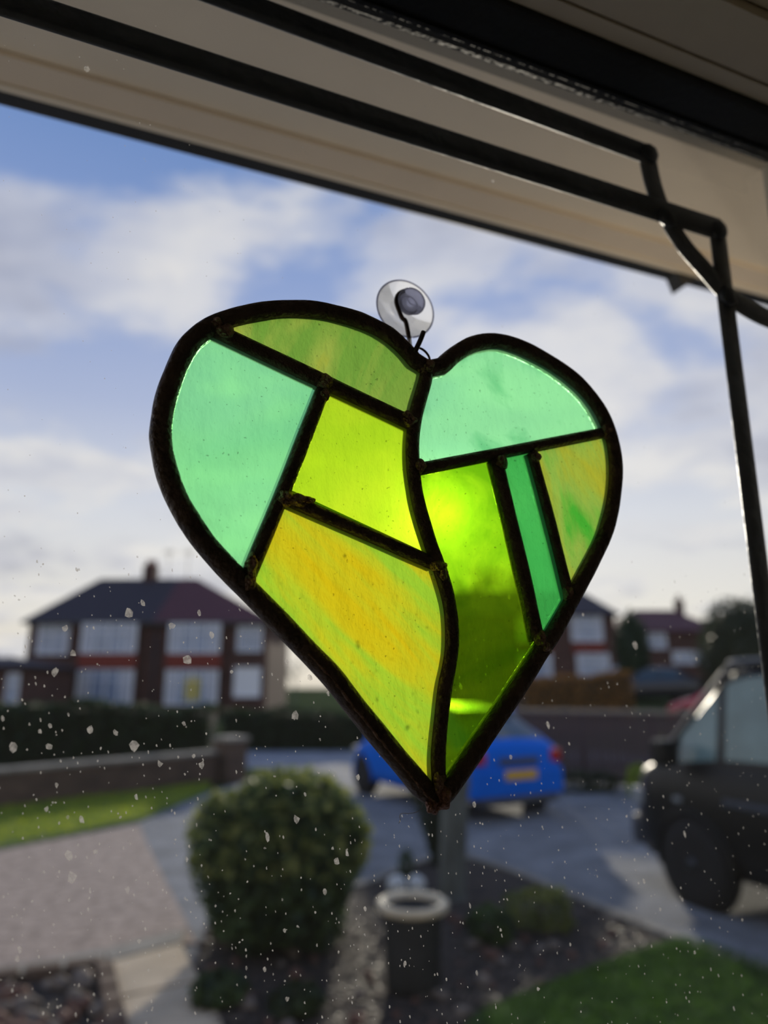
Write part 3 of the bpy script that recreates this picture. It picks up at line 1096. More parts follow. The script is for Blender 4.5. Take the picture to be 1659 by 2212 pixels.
# -- houses on the right, on the bank
def far_house(name, label, px0, px1, pyb, pye, pxr0, pxr1, pyr, Y, depth, wins, bands, chimney=None, roof='roof_dark'):
    a, b = at(px0, 1400, Y), at(px1, 1400, Y)
    zb = land_z((a.x + b.x) / 2, Y)
    ro = empty(name, (a.x, Y, zb))
    tag(ro, label, 'house')
    X = lambda px: at(px, 1400, Y).x - a.x
    Z = lambda py: at((px0 + px1) / 2, py, Y).z - zb
    w = b.x - a.x
    box('walls', 0, w, 0, depth, -0.4, Z(pye) - 0.04, 'house_brick', ro)
    rl = at(pxr0, pyr, Y + depth / 2)
    rr_ = at(pxr1, pyr, Y + depth / 2)
    hip_roof(ro, 0, w, 0, depth, Z(pye), rl.x - a.x, rr_.x - a.x, rl.z - zb, roof)
    for (x0, x1, y0, y1, c) in wins:
        window_unit(ro, 'window', X(x0), X(x1), Z(y1), Z(y0), 0, c)
    for (x0, x1, y0, y1) in bands:
        box('hung_tiles', X(x0), X(x1), -0.08, 0, Z(y1), Z(y0), 'tile_red', ro)
    if chimney:
        q0_, q1_ = at(chimney[0], chimney[2], Y + depth / 2), at(chimney[1], chimney[2], Y + depth / 2)
        ch_ = box('chimney', q0_.x - a.x, q1_.x - a.x, depth / 2 - 0.4, depth / 2 + 0.4, rl.z - zb - 1.2, q0_.z - zb, 'house_brick', ro)
        lathe('chimney_pot', [(0.12, 0), (0.14, 0.05), (0.1, 0.35), (0.12, 0.4)], 'tile_red', ch_, 10, loc=((q0_.x + q1_.x) / 2 - a.x, depth / 2, q0_.z - zb))
    return ro


far_house('far_house', 'brick house with red tile band showing right of the heart', 880, 1332, 1490, 1326, 985, 1256, 1278, 46, 8,
          [(1236, 1304, 1330, 1386, 3), (1244, 1314, 1412, 1466, 3), (1120, 1190, 1330, 1386, 3), (1120, 1190, 1412, 1466, 3)],
          [(1236, 1306, 1388, 1410), (1120, 1190, 1388, 1410)])
far_house('far_house', 'long low brown house with wide pale window below its roof', 1336, 1560, 1480, 1362, 1372, 1452, 1318, 52, 9,
          [(1394, 1440, 1366, 1402, 2), (1450, 1500, 1406, 1434, 2), (1502, 1552, 1406, 1434, 2), (1344, 1386, 1408, 1440, 2)],
          [], (1459, 1472, 1296), 'roof_red')

# trees far off
p = at(1366, 1400, 33)
round_plant('conifer', 'dark green conifer between the two far houses', 'tree', (p.x, 33, land_z(p.x, 33)), (0.75, 0.7, 1.9), 1.95, 'leaf_conifer', 2500, 0.09, 51)
p = at(1612, 1400, 30)
round_plant('round_tree', 'broad dark dense tree at the right behind the van roof', 'tree', (p.x, 30, land_z(p.x, 30)), (2.0, 1.8, 2.25), 2.1, 'leaf_tree', 5000, 0.11, 52)


def bare_tree(name, label, base, h, seed, spread=0.9, depth=5, m='bark_grey'):
    ro = empty(name, base)
    tag(ro, label, 'tree')
    rnd_ = random.Random(seed)
    verts, faces = [], []

    def seg(p, q, r0, r1):
        d = (q - p).normalized()
        s = d.cross(Vector((0.3, 1, 0.2))).normalized()
        b = d.cross(s)
        k = len(verts)
        for (c, r) in ((p, r0), (q, r1)):
            for i in range(5):
                a = 2 * math.pi * i / 5
                verts.append(c + s * math.cos(a) * r + b * math.sin(a) * r)
        for i in range(5):
            faces.append((k + i, k + (i + 1) % 5, k + 5 + (i + 1) % 5, k + 5 + i))

    def grow(p, d, L, r, lev):
        q = p + d * L
        seg(p, q, r, r * 0.7)
        if lev == 0:
            return
        for i in range(3):
            nd_ = (d + Vector((rnd_.gauss(0, spread * 0.6), rnd_.gauss(0, spread * 0.6), rnd_.uniform(-0.1, 0.4)))).normalized()
            grow(q - d * L * rnd_.uniform(0, 0.35), nd_, L * rnd_.uniform(0.62, 0.85), r * 0.62, lev - 1)
    seg(Vector((0, 0, -0.1)), Vector((0, 0, h * 0.25)), h * 0.022, h * 0.018)
    tr = from_data('trunk', verts, faces, m, ro)
    verts, faces = [], []
    grow(Vector((0, 0, h * 0.22)), Vector((0, 0, 1)), h * 0.22, h * 0.016, depth)
    from_data('branches', verts, faces, m, ro)
    return ro


p = at(1625, 1400, 56)
bare_tree('bare_tree', 'leafless tree against the sky above the dense right tree', (p.x, 56, land_z(p.x, 56)), 8.6, 5)
for k, (px_, h_, Yt) in enumerate(((985, 11.0, 58), (1095, 14.5, 74))):  # trees added to grade the light seen through the long green pane
    p = at(px_, 1400, Yt)
    bare_tree('bare_tree', ('leafless tree added behind the far house to soften the light in the green pane, left of two', 'leafless tree added behind the far house to soften the light in the green pane, right of two')[k], (p.x, Yt, land_z(p.x, Yt)), h_, 15 + k, 0.75, 6)
p = at(14, 1400, 60)
bare_tree('bare_tree', 'leafless pale tree beside the facing house at the left edge', (p.x, 60, 0), 6.0, 8, m='bark_grey')
p = at(640, 1400, 62)
bare_tree('bare_tree', 'leafless low tree in the gap right of the facing house', (p.x, 62, 0), 4.2, 12)


# ------------------------------------------------------------------ vehicles
def interp(keys, x):
    xs = [k[0] for k in keys]
    return float(np.interp(x, xs, [k[1] for k in keys]))


def wheel(parent, x, y, r, w, side, spokes=5, van=False):
    root = lathe('wheel', [(r * 0.62, -w / 2), (r * 0.94, -w / 2), (r, -w * 0.35), (r, w * 0.35), (r * 0.94, w / 2), (r * 0.62, w / 2)], 'tyre', parent, 28, 'Y', (x, y, r))
    yo = side * w * 0.42
    lathe('hub', [(r * 0.13, yo - 0.03), (r * 0.13, yo + 0.03)], 'alloy', root, 14, 'Y')
    lathe('rim_well', [(r * 0.60, yo - side * 0.08 - 0.01), (r * 0.60, yo - side * 0.08 + 0.01)], 'arch_black', root, 24, 'Y')
    for k in range(spokes):
        a = 2 * math.pi * k / spokes
        c, s = math.cos(a), math.sin(a)
        P = [Vector((c * r * 0.08, yo, s * r * 0.08)), Vector((c * r * 0.63, yo, s * r * 0.63))]
        sweep('spoke', P, [(-0.03, -0.012), (0.03, -0.012), (0.03, 0.012), (-0.03, 0.012)], 'alloy', root, normal=Vector((0, 1, 0)), smooth=False)
    return root


def vehicle(name, label, cat, loc, rz, L, K, paint, wheels, side_win, ws, rw, n=44, group=None, simple=False, glass='car_glass'):
    """K: key curves along x (nose = +L/2): low, belt, top, hw (half width at belt), rwid (half width of roof)"""
    ro = empty(name, loc, rz)
    tag(ro, label, cat, group)
    xs = sorted(set([round(v, 4) for v in np.linspace(-L / 2, L / 2, n)] + [round(v, 4) for s in side_win for v in s] + [round(v, 4) for v in ws] + [round(v, 4) for v in rw]))
    rings = []
    for x in xs:
        zl, zb, zt = interp(K['low'], x), interp(K['belt'], x), interp(K['top'], x)
        hw, rwd = interp(K['hw'], x), interp(K['rwid'], x)
        zt = max(zt, zb + 0.01)
        half = [(0.0, zl), (hw * 0.80, zl), (hw * 0.95, zl + 0.05), (hw, zl + 0.3 * (zb - zl)), (hw * 1.0, zl + 0.62 * (zb - zl)), (hw * 0.985, zb - 0.04),
                (hw * 0.96, zb)]
        bx, bz = half[-1]
        for t_ in (0.10, 0.86):
            half.append((bx + (rwd - bx) * t_, bz + (zt - bz) * t_))
        half += [(rwd * 0.95, zt - 0.01 * (zt - zb)), (rwd * 0.6, zt + 0.025), (0.0, zt + 0.035)]
        full = half + [(-y, z) for y, z in half[-2:0:-1]]
        rings.append([(x, y, z) for y, z in full])
    k = len(rings[0])
    H = 11                                            # index of the roof centre
    V = [p for r in rings for p in r]
    parts = {'body': [], 'windscreen': [], 'rear_window': []}
    for s in range(len(side_win)):
        parts[('side_window', s, 1)] = []
        parts[('side_window', s, -1)] = []
    for i in range(len(xs) - 1):
        xm = (xs[i] + xs[i + 1]) / 2
        for q in range(k):
            r_ = (q + 1) % k
            f = (i * k + q, i * k + r_, (i + 1) * k + r_, (i + 1) * k + q)
            qq = q if q < H else k - 1 - q            # mirrored band index
            side = 1 if q < H else -1
            key = 'body'
            if qq == 7:
                for s, (a, b) in enumerate(side_win):
                    if a < xm < b:
                        key = ('side_window', s, side)
            if qq >= 9:
                if ws[0] < xm < ws[1]:
                    key = 'windscreen'
                elif rw[0] < xm < rw[1]:
                    key = 'rear_window'
            parts[key].append(f)
    parts['body'].append(tuple(range(k))[::-1])
    parts['body'].append(tuple((len(xs) - 1) * k + q for q in range(k)))
    for key, fs in parts.items():
        if not fs:
            continue
        nm = key if isinstance(key, str) else key[0]
        used = sorted({v for f in fs for v in f})
        mp_ = {v: i for i, v in enumerate(used)}
        me = bpy.data.meshes.new(nm)
        me.from_pydata([V[v] for v in used], [], [tuple(mp_[v] for v in f) for f in fs])
        bm = bmesh.new()
        bm.from_mesh(me)
        bmesh.ops.recalc_face_normals(bm, faces=bm.faces[:])
        bm.to_mesh(me)
        bm.free()
        link(nm, me, paint if nm == 'body' else glass, ro, True)
    for (wx, wy, wr, ww) in wheels:
        for s in (1, -1):
            hwx = interp(K['hw'], wx)
            lathe('wheel_arch', [(0.05, s * (hwx - 0.10)), (wr * 1.16, s * (hwx - 0.10)), (wr * 1.16, s * (hwx + 0.004)), (0.05, s * (hwx + 0.004))], 'arch_black', ro, 32, 'Y', (wx, 0, wr * 1.02))
            wheel(ro, wx, s * (hwx - ww / 2 + 0.03), wr, ww, s)
            if not simple:
                arc = [Vector((wx + wr * 1.18 * math.cos(a), s * (hwx + 0.004), wr * 1.02 + wr * 1.18 * math.sin(a))) for a in np.linspace(R(-12), R(192), 22)]
                sweep('arch_lip', arc, ell(0.022, 0.02, 6), paint, ro, normal=Vector((0, 1, 0)))
    return ro


# -- the blue hatchback
phi = R(28.6)
near = Vector((1.11, 9.85, 0))
hd = Vector((-math.sin(phi), math.cos(phi), 0))
sd = Vector((math.cos(phi), math.sin(phi), 0))
BL, BW = 3.75, 1.68
cc = near + sd * (BW / 2) + hd * (BL / 2)
Kb = dict(low=[(-BL / 2, 0.34), (-BL / 2 + 0.2, 0.24), (0, 0.2), (BL / 2 - 0.2, 0.22), (BL / 2, 0.32)],
          belt=[(-BL / 2, 0.86), (-BL / 2 + 0.12, 0.93), (-0.9, 0.93), (0.55, 0.88), (1.3, 0.80), (BL / 2 - 0.1, 0.66), (BL / 2, 0.52)],
          top=[(-BL / 2, 0.88), (-BL / 2 + 0.10, 0.96), (-BL / 2 + 0.18, 1.0), (-1.05, 1.38), (-0.5, 1.45), (0.05, 1.44), (0.35, 1.36), (1.05, 0.93), (1.3, 0.86), (BL / 2 - 0.1, 0.70), (BL / 2, 0.54)],
          hw=[(-BL / 2, 0.70), (-BL / 2 + 0.12, 0.79), (-1.2, 0.84), (1.1, 0.83), (BL / 2 - 0.25, 0.76), (BL / 2, 0.58)],
          rwid=[(-BL / 2, 0.62), (-BL / 2 + 0.18, 0.66), (-1.05, 0.55), (0.3, 0.56), (1.05, 0.72), (BL / 2 - 0.2, 0.66), (BL / 2, 0.5)])
bc = vehicle('blue_hatchback', 'bright blue hatchback parked on the drive behind the heart', 'car', cc, math.pi / 2 + phi, BL, Kb, 'car_blue',
             [(1.22, 0, 0.30, 0.2), (-1.18, 0, 0.30, 0.2)], [(-0.95, -0.30), (-0.22, 0.62)], (0.36, 1.04), (-BL / 2 + 0.19, -1.06))
xr_ = -BL / 2
box('number_plate', xr_ - 0.055, xr_ - 0.035, -0.27, 0.27, 0.52, 0.64, 'plate_yellow', bc, 0.004)
box('rear_bumper', xr_ - 0.04, xr_ + 0.25, -0.76, 0.76, 0.30, 0.66, 'car_blue', bc, 0.05)
box('lower_valance', xr_ - 0.03, xr_ + 0.2, -0.66, 0.66, 0.20, 0.33, 'trim_grey', bc, 0.03)
box('tailgate_recess', xr_ - 0.012, xr_ + 0.05, -0.34, 0.34, 0.70, 0.80, 'trim_grey', bc, 0.01)
for s in (1, -1):
    box('tail_light', xr_ - 0.02, xr_ + 0.2, s * 0.56, s * 0.745, 0.72, 0.90, 'lamp_red', bc, 0.03)
    box('door_mirror', 0.62, 0.78, s * 0.84, s * 1.0, 0.90, 1.04, 'car_blue', bc, 0.03)
    box('headlight', BL / 2 - 0.36, BL / 2 - 0.12, s * 0.50, s * 0.76, 0.58, 0.72, 'lamp_clear', bc, 0.03)
    box('door_handle', -0.14, 0.02, s * 0.838, s * 0.862, 0.80, 0.83, 'car_blue', bc, 0.005)
    sweep('door_gap', [Vector((-0.24, s * 0.842, 0.26)), Vector((-0.26, s * 0.846, 0.6)), Vector((-0.24, s * 0.82, 0.9))], ell(0.006, 0.004, 6), 'arch_black', bc, normal=Vector((0, 1, 0)))
box('roof_spoiler', -1.22, -0.98, -0.5, 0.5, 1.38, 1.42, 'car_blue', bc, 0.012)

# -- the black van
phv = R(22)
hd = Vector((-math.sin(phv), math.cos(phv), 0))
sd = Vector((math.cos(phv), math.sin(phv), 0))
VL, VW = 4.9, 1.92
wg = gp(1508, 1962)
WX = VL / 2 - 0.92                                     # front axle
vc = wg - hd * WX + sd * (VW / 2)
Kv = dict(low=[(-VL / 2, 0.34), (-VL / 2 + 0.2, 0.28), (0, 0.26), (VL / 2 - 0.15, 0.24), (VL / 2, 0.34)],
          belt=[(-VL / 2, 1.12), (0.2, 1.12), (1.25, 1.10), (1.95, 1.08), (2.25, 0.95), (VL / 2 - 0.06, 0.80), (VL / 2, 0.64)],
          top=[(-VL / 2, 1.86), (-VL / 2 + 0.1, 1.95), (-1.5, 1.98), (0.6, 1.98), (0.9, 1.965), (1.08, 1.925), (1.22, 1.84), (1.90, 1.14), (2.25, 1.0), (VL / 2 - 0.06, 0.84), (VL / 2, 0.66)],
          hw=[(-VL / 2, 0.90), (-VL / 2 + 0.1, 0.95), (1.6, 0.95), (2.1, 0.91), (VL / 2 - 0.08, 0.78), (VL / 2, 0.62)],
          rwid=[(-VL / 2, 0.76), (0.6, 0.78), (1.22, 0.78), (1.90, 0.86), (2.25, 0.80), (VL / 2, 0.5)])
vn = vehicle('black_van', 'black van parked nose away at the right edge', 'van', vc, math.pi / 2 + phv, VL, Kv, 'van_black',
             [(WX, 0, 0.335, 0.22), (WX - 3.0, 0, 0.335, 0.22)], [(-2.2, -0.95), (-0.85, 0.15), (0.3, 1.15), (1.24, 1.66)], (1.09, 1.88), (-VL / 2 + 0.02, -VL / 2 + 0.08), glass='van_glass')
box('front_bumper', VL / 2 - 0.22, VL / 2 + 0.05, -0.78, 0.78, 0.30, 0.58, 'trim_grey', vn, 0.07)  # sky reflection on the bumper is put into its grey colour
for s in (1, -1):
    box('door_mirror', 1.55, 1.71, s * 0.98, s * 1.17, 1.10, 1.32, 'van_black', vn, 0.04)
    box('headlight', VL / 2 - 0.34, VL / 2 - 0.08, s * 0.55, s * 0.86, 0.68, 0.84, 'lamp_clear', vn, 0.04)
    sweep('crease_highlight', [Vector((1.15, s * 0.955, 0.86)), Vector((-2.3, s * 0.955, 0.86))], ell(0.035, 0.03, 8), 'trim_grey', vn, normal=Vector((0, 1, 0)))  # added strip, stands in for the sky's highlight along the body crease
    sweep('roof_gutter', catmull([Vector((1.87, s * 0.86, 1.17)), Vector((1.22, s * 0.785, 1.83)), Vector((1.06, s * 0.78, 1.915)), Vector((0.8, s * 0.775, 1.96)), Vector((-2.3, s * 0.76, 1.94))], 6), ell(0.034, 0.026, 8), 'car_dark', vn, normal=Vector((0, 1, 0)))
    sweep('door_gap', [Vector((0.13, s * 0.957, 0.32)), Vector((0.12, s * 0.962, 0.8)), Vector((0.12, s * 0.93, 1.1))], ell(0.008, 0.005, 6), 'arch_black', vn, normal=Vector((0, 1, 0)))
    box('door_handle', 0.22, 0.40, s * 0.955, s * 0.985, 0.96, 1.0, 'van_black', vn, 0.008)
    box('side_repeater', 1.62, 1.70, s * 0.94, s * 0.965, 0.80, 0.84, 'lamp_clear', vn, 0.005)


# -- cars further off
def small_car(label, px, Y, zoff, head, paint, group=None):
    p_ = at(px, 1500, Y)
    zb = land_z(p_.x, Y) + 0.03 + zoff
    return vehicle('parked_car', label, 'car', (p_.x, Y, zb), math.pi / 2 + head, BL, Kb, paint,
                   [(1.22, 0, 0.30, 0.2), (-1.18, 0, 0.30, 0.2)], [(-0.95, -0.30), (-0.22, 0.62)], (0.36, 1.04), (-BL / 2 + 0.19, -1.06), n=30, simple=True)


rc = small_car('red car half hidden behind the van windscreen pillar', 1572, 24, 0.0, R(62), 'car_red')
for s in (1, -1):
    box('tail_light', xr_ - 0.03, xr_ + 0.2, s * 0.50, s * 0.74, 0.70, 0.92, 'lamp_amber', rc, 0.03)
small_car('small dark car far off between the beech hedge and the van', 1408, 31, 0.0, R(80), 'car_dark')
small_car('small white car far off at the end of the beech hedge', 1350, 37, 0.0, R(85), 'car_white')

# ------------------------------------------------------------------ the room and its window
def WE(name, u, D, z):
    """an Empty in the window's own axes"""
    p_ = UX * u + UN * D + Vector((0, 0, EYE + z))
    return empty(name, p_, WIN_A)


room = WE('room_origin', 0, 0, 0)
bpy.data.objects.remove(room)


def wstruct(o):
    """place a mesh that was modelled in window coordinates"""
    o.location = (0, 0, EYE)
    o.rotation_euler = (0, 0, WIN_A)
    o['kind'] = 'structure'
    return o


GD1_ = 0.230
ZH = wp(1300, 228, GD1_ + 0.003).z            # underside of the window head
UR = wp(1640, 362, 0.236).x          # right jamb
UL = -0.95
ZS = -0.75                           # sill
ZT = ZH + 0.004
ZC = 0.72                            # ceiling
ZF = -1.5                            # room floor
DI, DO = 0.05, 0.256                 # inner and outer face of the wall
RU0, RU1, RD0 = -2.0, 1.4, -3.0

# reveal lines seen at the top right
D_edge = 0.171
D_IN = 0.204
bm = bmesh.new()
box_bm(bm, RU0, UL, DI, DO, ZF, ZC + 1.2)
box_bm(bm, UR + 0.05, RU1, DI, DO, ZF, ZC + 1.2)
box_bm(bm, UL, UR + 0.05, DI, DO, ZF, ZS)
box_bm(bm, UL, UR + 0.05, DI, DO, ZH + 0.022, ZC + 1.2)
wstruct(from_bm('wall_front', bm, 'room_wall'))
wstruct(box('bounce_wall', RU0 - 3, UL - 0.02, DO, DO + 0.02, -1.9, 0.3, 'bounce_white'))  # unseen pale facing added to bounce sunlight onto the soffit
wstruct(box('wall_left', RU0 - 0.1, RU0, RD0, DO, ZF, ZC, 'room_wall'))
wstruct(box('wall_right', RU1, RU1 + 0.1, RD0, DO, ZF, ZC, 'room_wall'))
wstruct(box('wall_back', RU0 - 0.1, RU1 + 0.1, RD0 - 0.1, RD0, ZF, ZC, 'room_wall'))
wstruct(box('floor', RU0 - 0.1, RU1 + 0.1, RD0 - 0.1, DO, ZF - 0.1, ZF, 'room_floor'))
wstruct(box('ceiling', RU0 - 0.1, RU1 + 0.1, RD0 - 0.1, DO, ZC, ZC + 0.1, 'room_wall'))
# lining boards of the window head inside
wstruct(box('trim_1', UL, UR + 0.05, 0.1965, D_IN, ZH + 0.003, ZH + 0.03, 'cream_paint'))
wstruct(box('trim_2', UL, UR + 0.05, D_edge, 0.1957, ZH + 0.004, ZH + 0.03, 'cream_paint'))
wstruct(box('trim_3', UL, UR + 0.05, DI - 0.01, D_edge - 0.001, ZH + 0.009, ZH + 0.03, 'cream_paint'))
wstruct(box('trim_4', UL - 0.05, UR + 0.1, DI - 0.1, 0.2, ZS - 0.03, ZS, 'cream_paint'))

# window: frame, pane, leads
win = empty('window_1', (0, 0, EYE), WIN_A)
win['kind'] = 'structure'
box('head_frame', UL, UR + 0.06, D_IN, GD1_ + 0.003, ZH, ZH + 0.09, 'black_frame', win, 0.003)
box('head_gasket', UL, UR + 0.002, 0.2235, 0.226, ZH - 0.0015, ZH, 'black_frame', win, 0.0004)
box('jamb', UR, UR + 0.06, 0.214, 0.236, ZS, ZH, 'cream_paint', win, 0.003)
box('jamb', UL - 0.06, UL + 0.02, 0.2, 0.25, ZS, ZH, 'cream_paint', win, 0.003)
box('bottom_frame', UL, UR, 0.2, 0.25, ZS, ZS + 0.06, 'cream_paint', win, 0.003)
GD0, GD1 = 0.226, 0.230
pane = box('glass_pane', UL + 0.02, UR, GD0, GD1, ZS + 0.06, ZH, 'pane_glass', win)

LD = GD1 + 0.001
lead_prof = [(0.0046 * math.cos(a), 0.0018 * math.sin(a)) for a in [2 * math.pi * i / 14 for i in range(14)]]


def lead(pts, name='lead_strip', curve=False, w=1.0, d=0.0):
    P = [wp(x, y, LD + d) for x, y in pts]
    if curve:
        P = catmull(P, 6)
    else:
        k_ = (UL + 0.03 - P[-1].x) / (P[0].x - P[-1].x)      # run on to the left end of the pane
        P[0] = P[-1] + (P[0] - P[-1]) * k_
        P = [P[0] + (P[-1] - P[0]) * i / 12 for i in range(13)]
    pr_ = [(a * w, b) for a, b in lead_prof]
    return sweep(name, P, pr_, 'window_lead', win, normal=Vector((0, 1, 0)))


lead([(-700, -225), (1556, 497)], w=1.45)
lead([(-300, -300), (1408, 337)], w=1.32)
lead([(1396, 318), (1403, 365), (1416, 415), (1437, 465), (1475, 527), (1517, 576), (1565, 630), (1612, 665), (1665, 690), (1740, 712)], curve=True, w=1.22, d=0.0012)
vtop = wp(1551, 490, LD)
P = [Vector((vtop.x, LD + 0.0008, vtop.z + 0.002 - i * 0.09)) for i in range(9)]
sweep('lead_strip', P, [(a * 1.2, b) for a, b in lead_prof], 'window_lead', win, normal=Vector((0, 1, 0)))
for k, (x, y) in enumerate([(1400, 330), (1440, 470), (1552, 497), (1574, 640)]):
    q = wp(x, y, LD - 0.001)
    lump('solder_joint', (0.0056, 0.0022, 0.0056), 'window_lead', win, tuple(q), seed=70 + k, amp=0.15)

# specks of dried rain and dust on the outside of the pane
rnd = random.Random(21)
verts, faces = [], []


def speck(x, y, r, el=1.0):
    q = wp(x, y, GD1 + 0.0004)
    n_ = 7
    k = len(verts)
    ph = rnd.uniform(0, 6.28)
    for i in range(n_):
        a = 2 * math.pi * i / n_
        rr = r * rnd.uniform(0.6, 1.2)
        dx, dz = rr * math.cos(a), rr * math.sin(a) * el
        verts.append((q.x + dx * math.cos(0.3) - dz * 0.25, q.y, q.z + dz + dx * 0.2))
    faces.append(tuple(range(k, k + n_)))


for i in range(1500):
    y = 1180 + 1060 * rnd.random() ** 0.85
    x = rnd.uniform(-60, 1720)
    s = rnd.random()
    r = 0.00012 + 0.00022 * s if s < 0.95 else rnd.uniform(0.0004, 0.00075)
    speck(x, y, r, rnd.uniform(1.0, 2.0))
for i in range(700):
    speck(rnd.uniform(-900, -60), rnd.uniform(900, 2400), 0.00012 + 0.0003 * rnd.random() ** 3, 1.5)
for i in range(260):
    speck(rnd.uniform(-60, 1720), rnd.uniform(0, 1180), rnd.uniform(0.0001, 0.00024), 1.2)
for (x, y, r) in [(278, 1323, .0013), (308, 1303, .0009), (141, 1358, .0009), (158, 1410, .001), (371, 1352, .0011), (405, 1424, .0014), (457, 1372, .0009), (117, 1452, .0011),
                  (290, 1612, .0013), (194, 1576, .0009), (28, 1614, .0012), (106, 1612, .0008), (436, 1652, .0009), (187, 150, .0011), (1065, 392, .0008), (1372, 1394, .0015), (640, 1770, .0012),
                  (728, 1860, .0009), (150, 1850, .0012), (156, 1895, .0013), (345, 1651, .0009), (1024, 1738, .0008), (636, 1546, .0013), (670, 1462, .0009), (500, 1452, .0006), (620, 1430, .0008)]:
    speck(x, y, r, 1.3)
dsp = from_data('dirt_specks', verts, faces, 'dirt', pane)
dsp['kind'] = 'stuff'

# outside: soffit boards under the eaves, and the gutter
ZO = wp(830, 398, 0.42).z
wstruct(box('trim_5', -2.6, 2.2, 0.25, 0.396, ZO, ZO + 0.02, 'soffit_white'))
wstruct(box('trim_6', -2.6, 2.2, 0.3965, 0.418, ZO - 0.0035, ZO + 0.02, 'soffit_grey'))
wstruct(box('trim_7', -2.6, 2.2, 0.4184, 0.424, ZO - 0.005, ZO + 0.09, 'soffit_white'))
wstruct(box('roof', -2.8, 2.4, -3.2, 0.42, ZO + 0.09, ZO + 0.12, 'roof_dark')).location.z = EYE + 1.6
wstruct(box('wall_upper', -2.6, 2.2, 0.256, 0.40, ZO + 0.02, ZO + 1.55, 'house_brick'))
gut = WE('drip_trim', 0, 0.424, ZO)
tag(gut, 'black drip trim along the outer edge of the pale soffit', 'trim')
box('strip', -2.6, 2.2, 0.0005, 0.0145, -0.004, 0.05, 'gutter_black', gut, 0.002)
q = wp(1448, 592, 0.43)
bkt = [(q.x - 0.002, 0.001), (q.x + 0.024, -0.002), (q.x + 0.0245, -0.005), (q.x + 0.006, -0.019)]
bm = bmesh.new()
lo = [bm.verts.new((a, -0.001, b)) for a, b in bkt]
hi = [bm.verts.new((a, 0.012, b)) for a, b in bkt]
bm.faces.new(lo)
bm.faces.new(hi[::-1])
for i in range(4):
    bm.faces.new((lo[i], hi[i], hi[(i + 1) % 4], lo[(i + 1) % 4]))
from_bm('bracket', bm, 'gutter_black', gut)

# ------------------------------------------------------------------ the stained glass heart
def glass_mat(name, kind, c_main, c_b, c_c=None, rough=0.8, ior=1.05, stre=(1, 1, 1), sc=18.0, trans=0.3, rot=0.0, tw=0.5, lo=0.4, hi=0.62, rfw=0.02):
    """coloured glass: 'cathedral' lets you see through, softened by its rippled face; 'opal' only glows"""
    m = bpy.data.materials.new(name)
    m.use_nodes = True
    t = m.node_tree
    t.nodes.clear()
    o = nd(t, 'ShaderNodeOutputMaterial')
    tcn = nd(t, 'ShaderNodeTexCoord')
    mpn = nd(t, 'ShaderNodeMapping')
    mpn.vector_type = 'TEXTURE'
    mpn.inputs['Rotation'].default_value = (0, rot, 0)
    mpn.inputs['Scale'].default_value = tuple(1 / v for v in stre)
    t.links.new(tcn.outputs['Object'], mpn.inputs[0])
    no = nd(t, 'ShaderNodeTexNoise', i_Scale=sc, i_Detail=5.0, i_Roughness=0.55, i_Distortion=0.6)
    t.links.new(mpn.outputs[0], no.inputs['Vector'])
    stops = [(lo, (*c_b, 1)), (hi, (*c_main, 1))]
    if c_c:
        stops.append((min(1, hi + 0.14), (*c_c, 1)))
    col = ramp(t, stops, no.outputs[0])
    # fine bubbles and seeds in the glass
    sp = nd(t, 'ShaderNodeTexNoise', i_Scale=1000.0, i_Detail=2.0)
    t.links.new(tcn.outputs['Object'], sp.inputs['Vector'])
    seeds = ramp(t, [(0.25, g3(0.5)), (0.31, g3(1))], sp.outputs[0])
    col = mixc(t, 1.0, col, seeds, 'MULTIPLY')
    bn = nd(t, 'ShaderNodeTexNoise', i_Scale=130.0, i_Detail=4.0, i_Roughness=0.6)
    mpb = nd(t, 'ShaderNodeMapping')
    mpb.inputs['Scale'].default_value = (1.0, 1.0, 0.55)
    t.links.new(tcn.outputs['Object'], mpb.inputs[0])
    t.links.new(mpb.outputs[0], bn.inputs['Vector'])
    bp = nd(t, 'ShaderNodeBump', i_Strength=0.6, i_Distance=0.003)
    t.links.new(bn.outputs[0], bp.inputs['Height'])
    tl = nd(t, 'ShaderNodeBsdfTranslucent')
    t.links.new(col, tl.inputs[0])
    t.links.new(bp.outputs[0], tl.inputs['Normal'])
    if kind == 'opal':
        tp = nd(t, 'ShaderNodeBsdfTransparent')
        t.links.new(col, tp.inputs[0])
        mx = nd(t, 'ShaderNodeMixShader')
        mx.inputs[0].default_value = trans
        t.links.new(tl.outputs[0], mx.inputs[1])
        t.links.new(tp.outputs[0], mx.inputs[2])
    else:
        rf = nd(t, 'ShaderNodeBsdfRefraction', i_Roughness=rough, i_IOR=ior)
        rf.distribution = 'GGX'
        t.links.new(col, rf.inputs[0])
        t.links.new(bp.outputs[0], rf.inputs['Normal'])
        tp = nd(t, 'ShaderNodeBsdfTransparent')
        t.links.new(col, tp.inputs[0])
        m0 = nd(t, 'ShaderNodeMixShader')
        m0.inputs[0].default_value = rfw
        t.links.new(tp.outputs[0], m0.inputs[1])
        t.links.new(rf.outputs[0], m0.inputs[2])
        mx = nd(t, 'ShaderNodeMixShader')
        mx.inputs[0].default_value = tw
        t.links.new(m0.outputs[0], mx.inputs[1])
        t.links.new(tl.outputs[0], mx.inputs[2])
    gl = nd(t, 'ShaderNodeBsdfGlossy', i_Roughness=0.15)
    t.links.new(bp.outputs[0], gl.inputs['Normal'])
    m2 = nd(t, 'ShaderNodeMixShader')
    m2.inputs[0].default_value = 0.04
    t.links.new(mx.outputs[0], m2.inputs[1])
    t.links.new(gl.outputs[0], m2.inputs[2])
    t.links.new(m2.outputs[0], o.inputs[0])
    MATS[name] = m
    return m


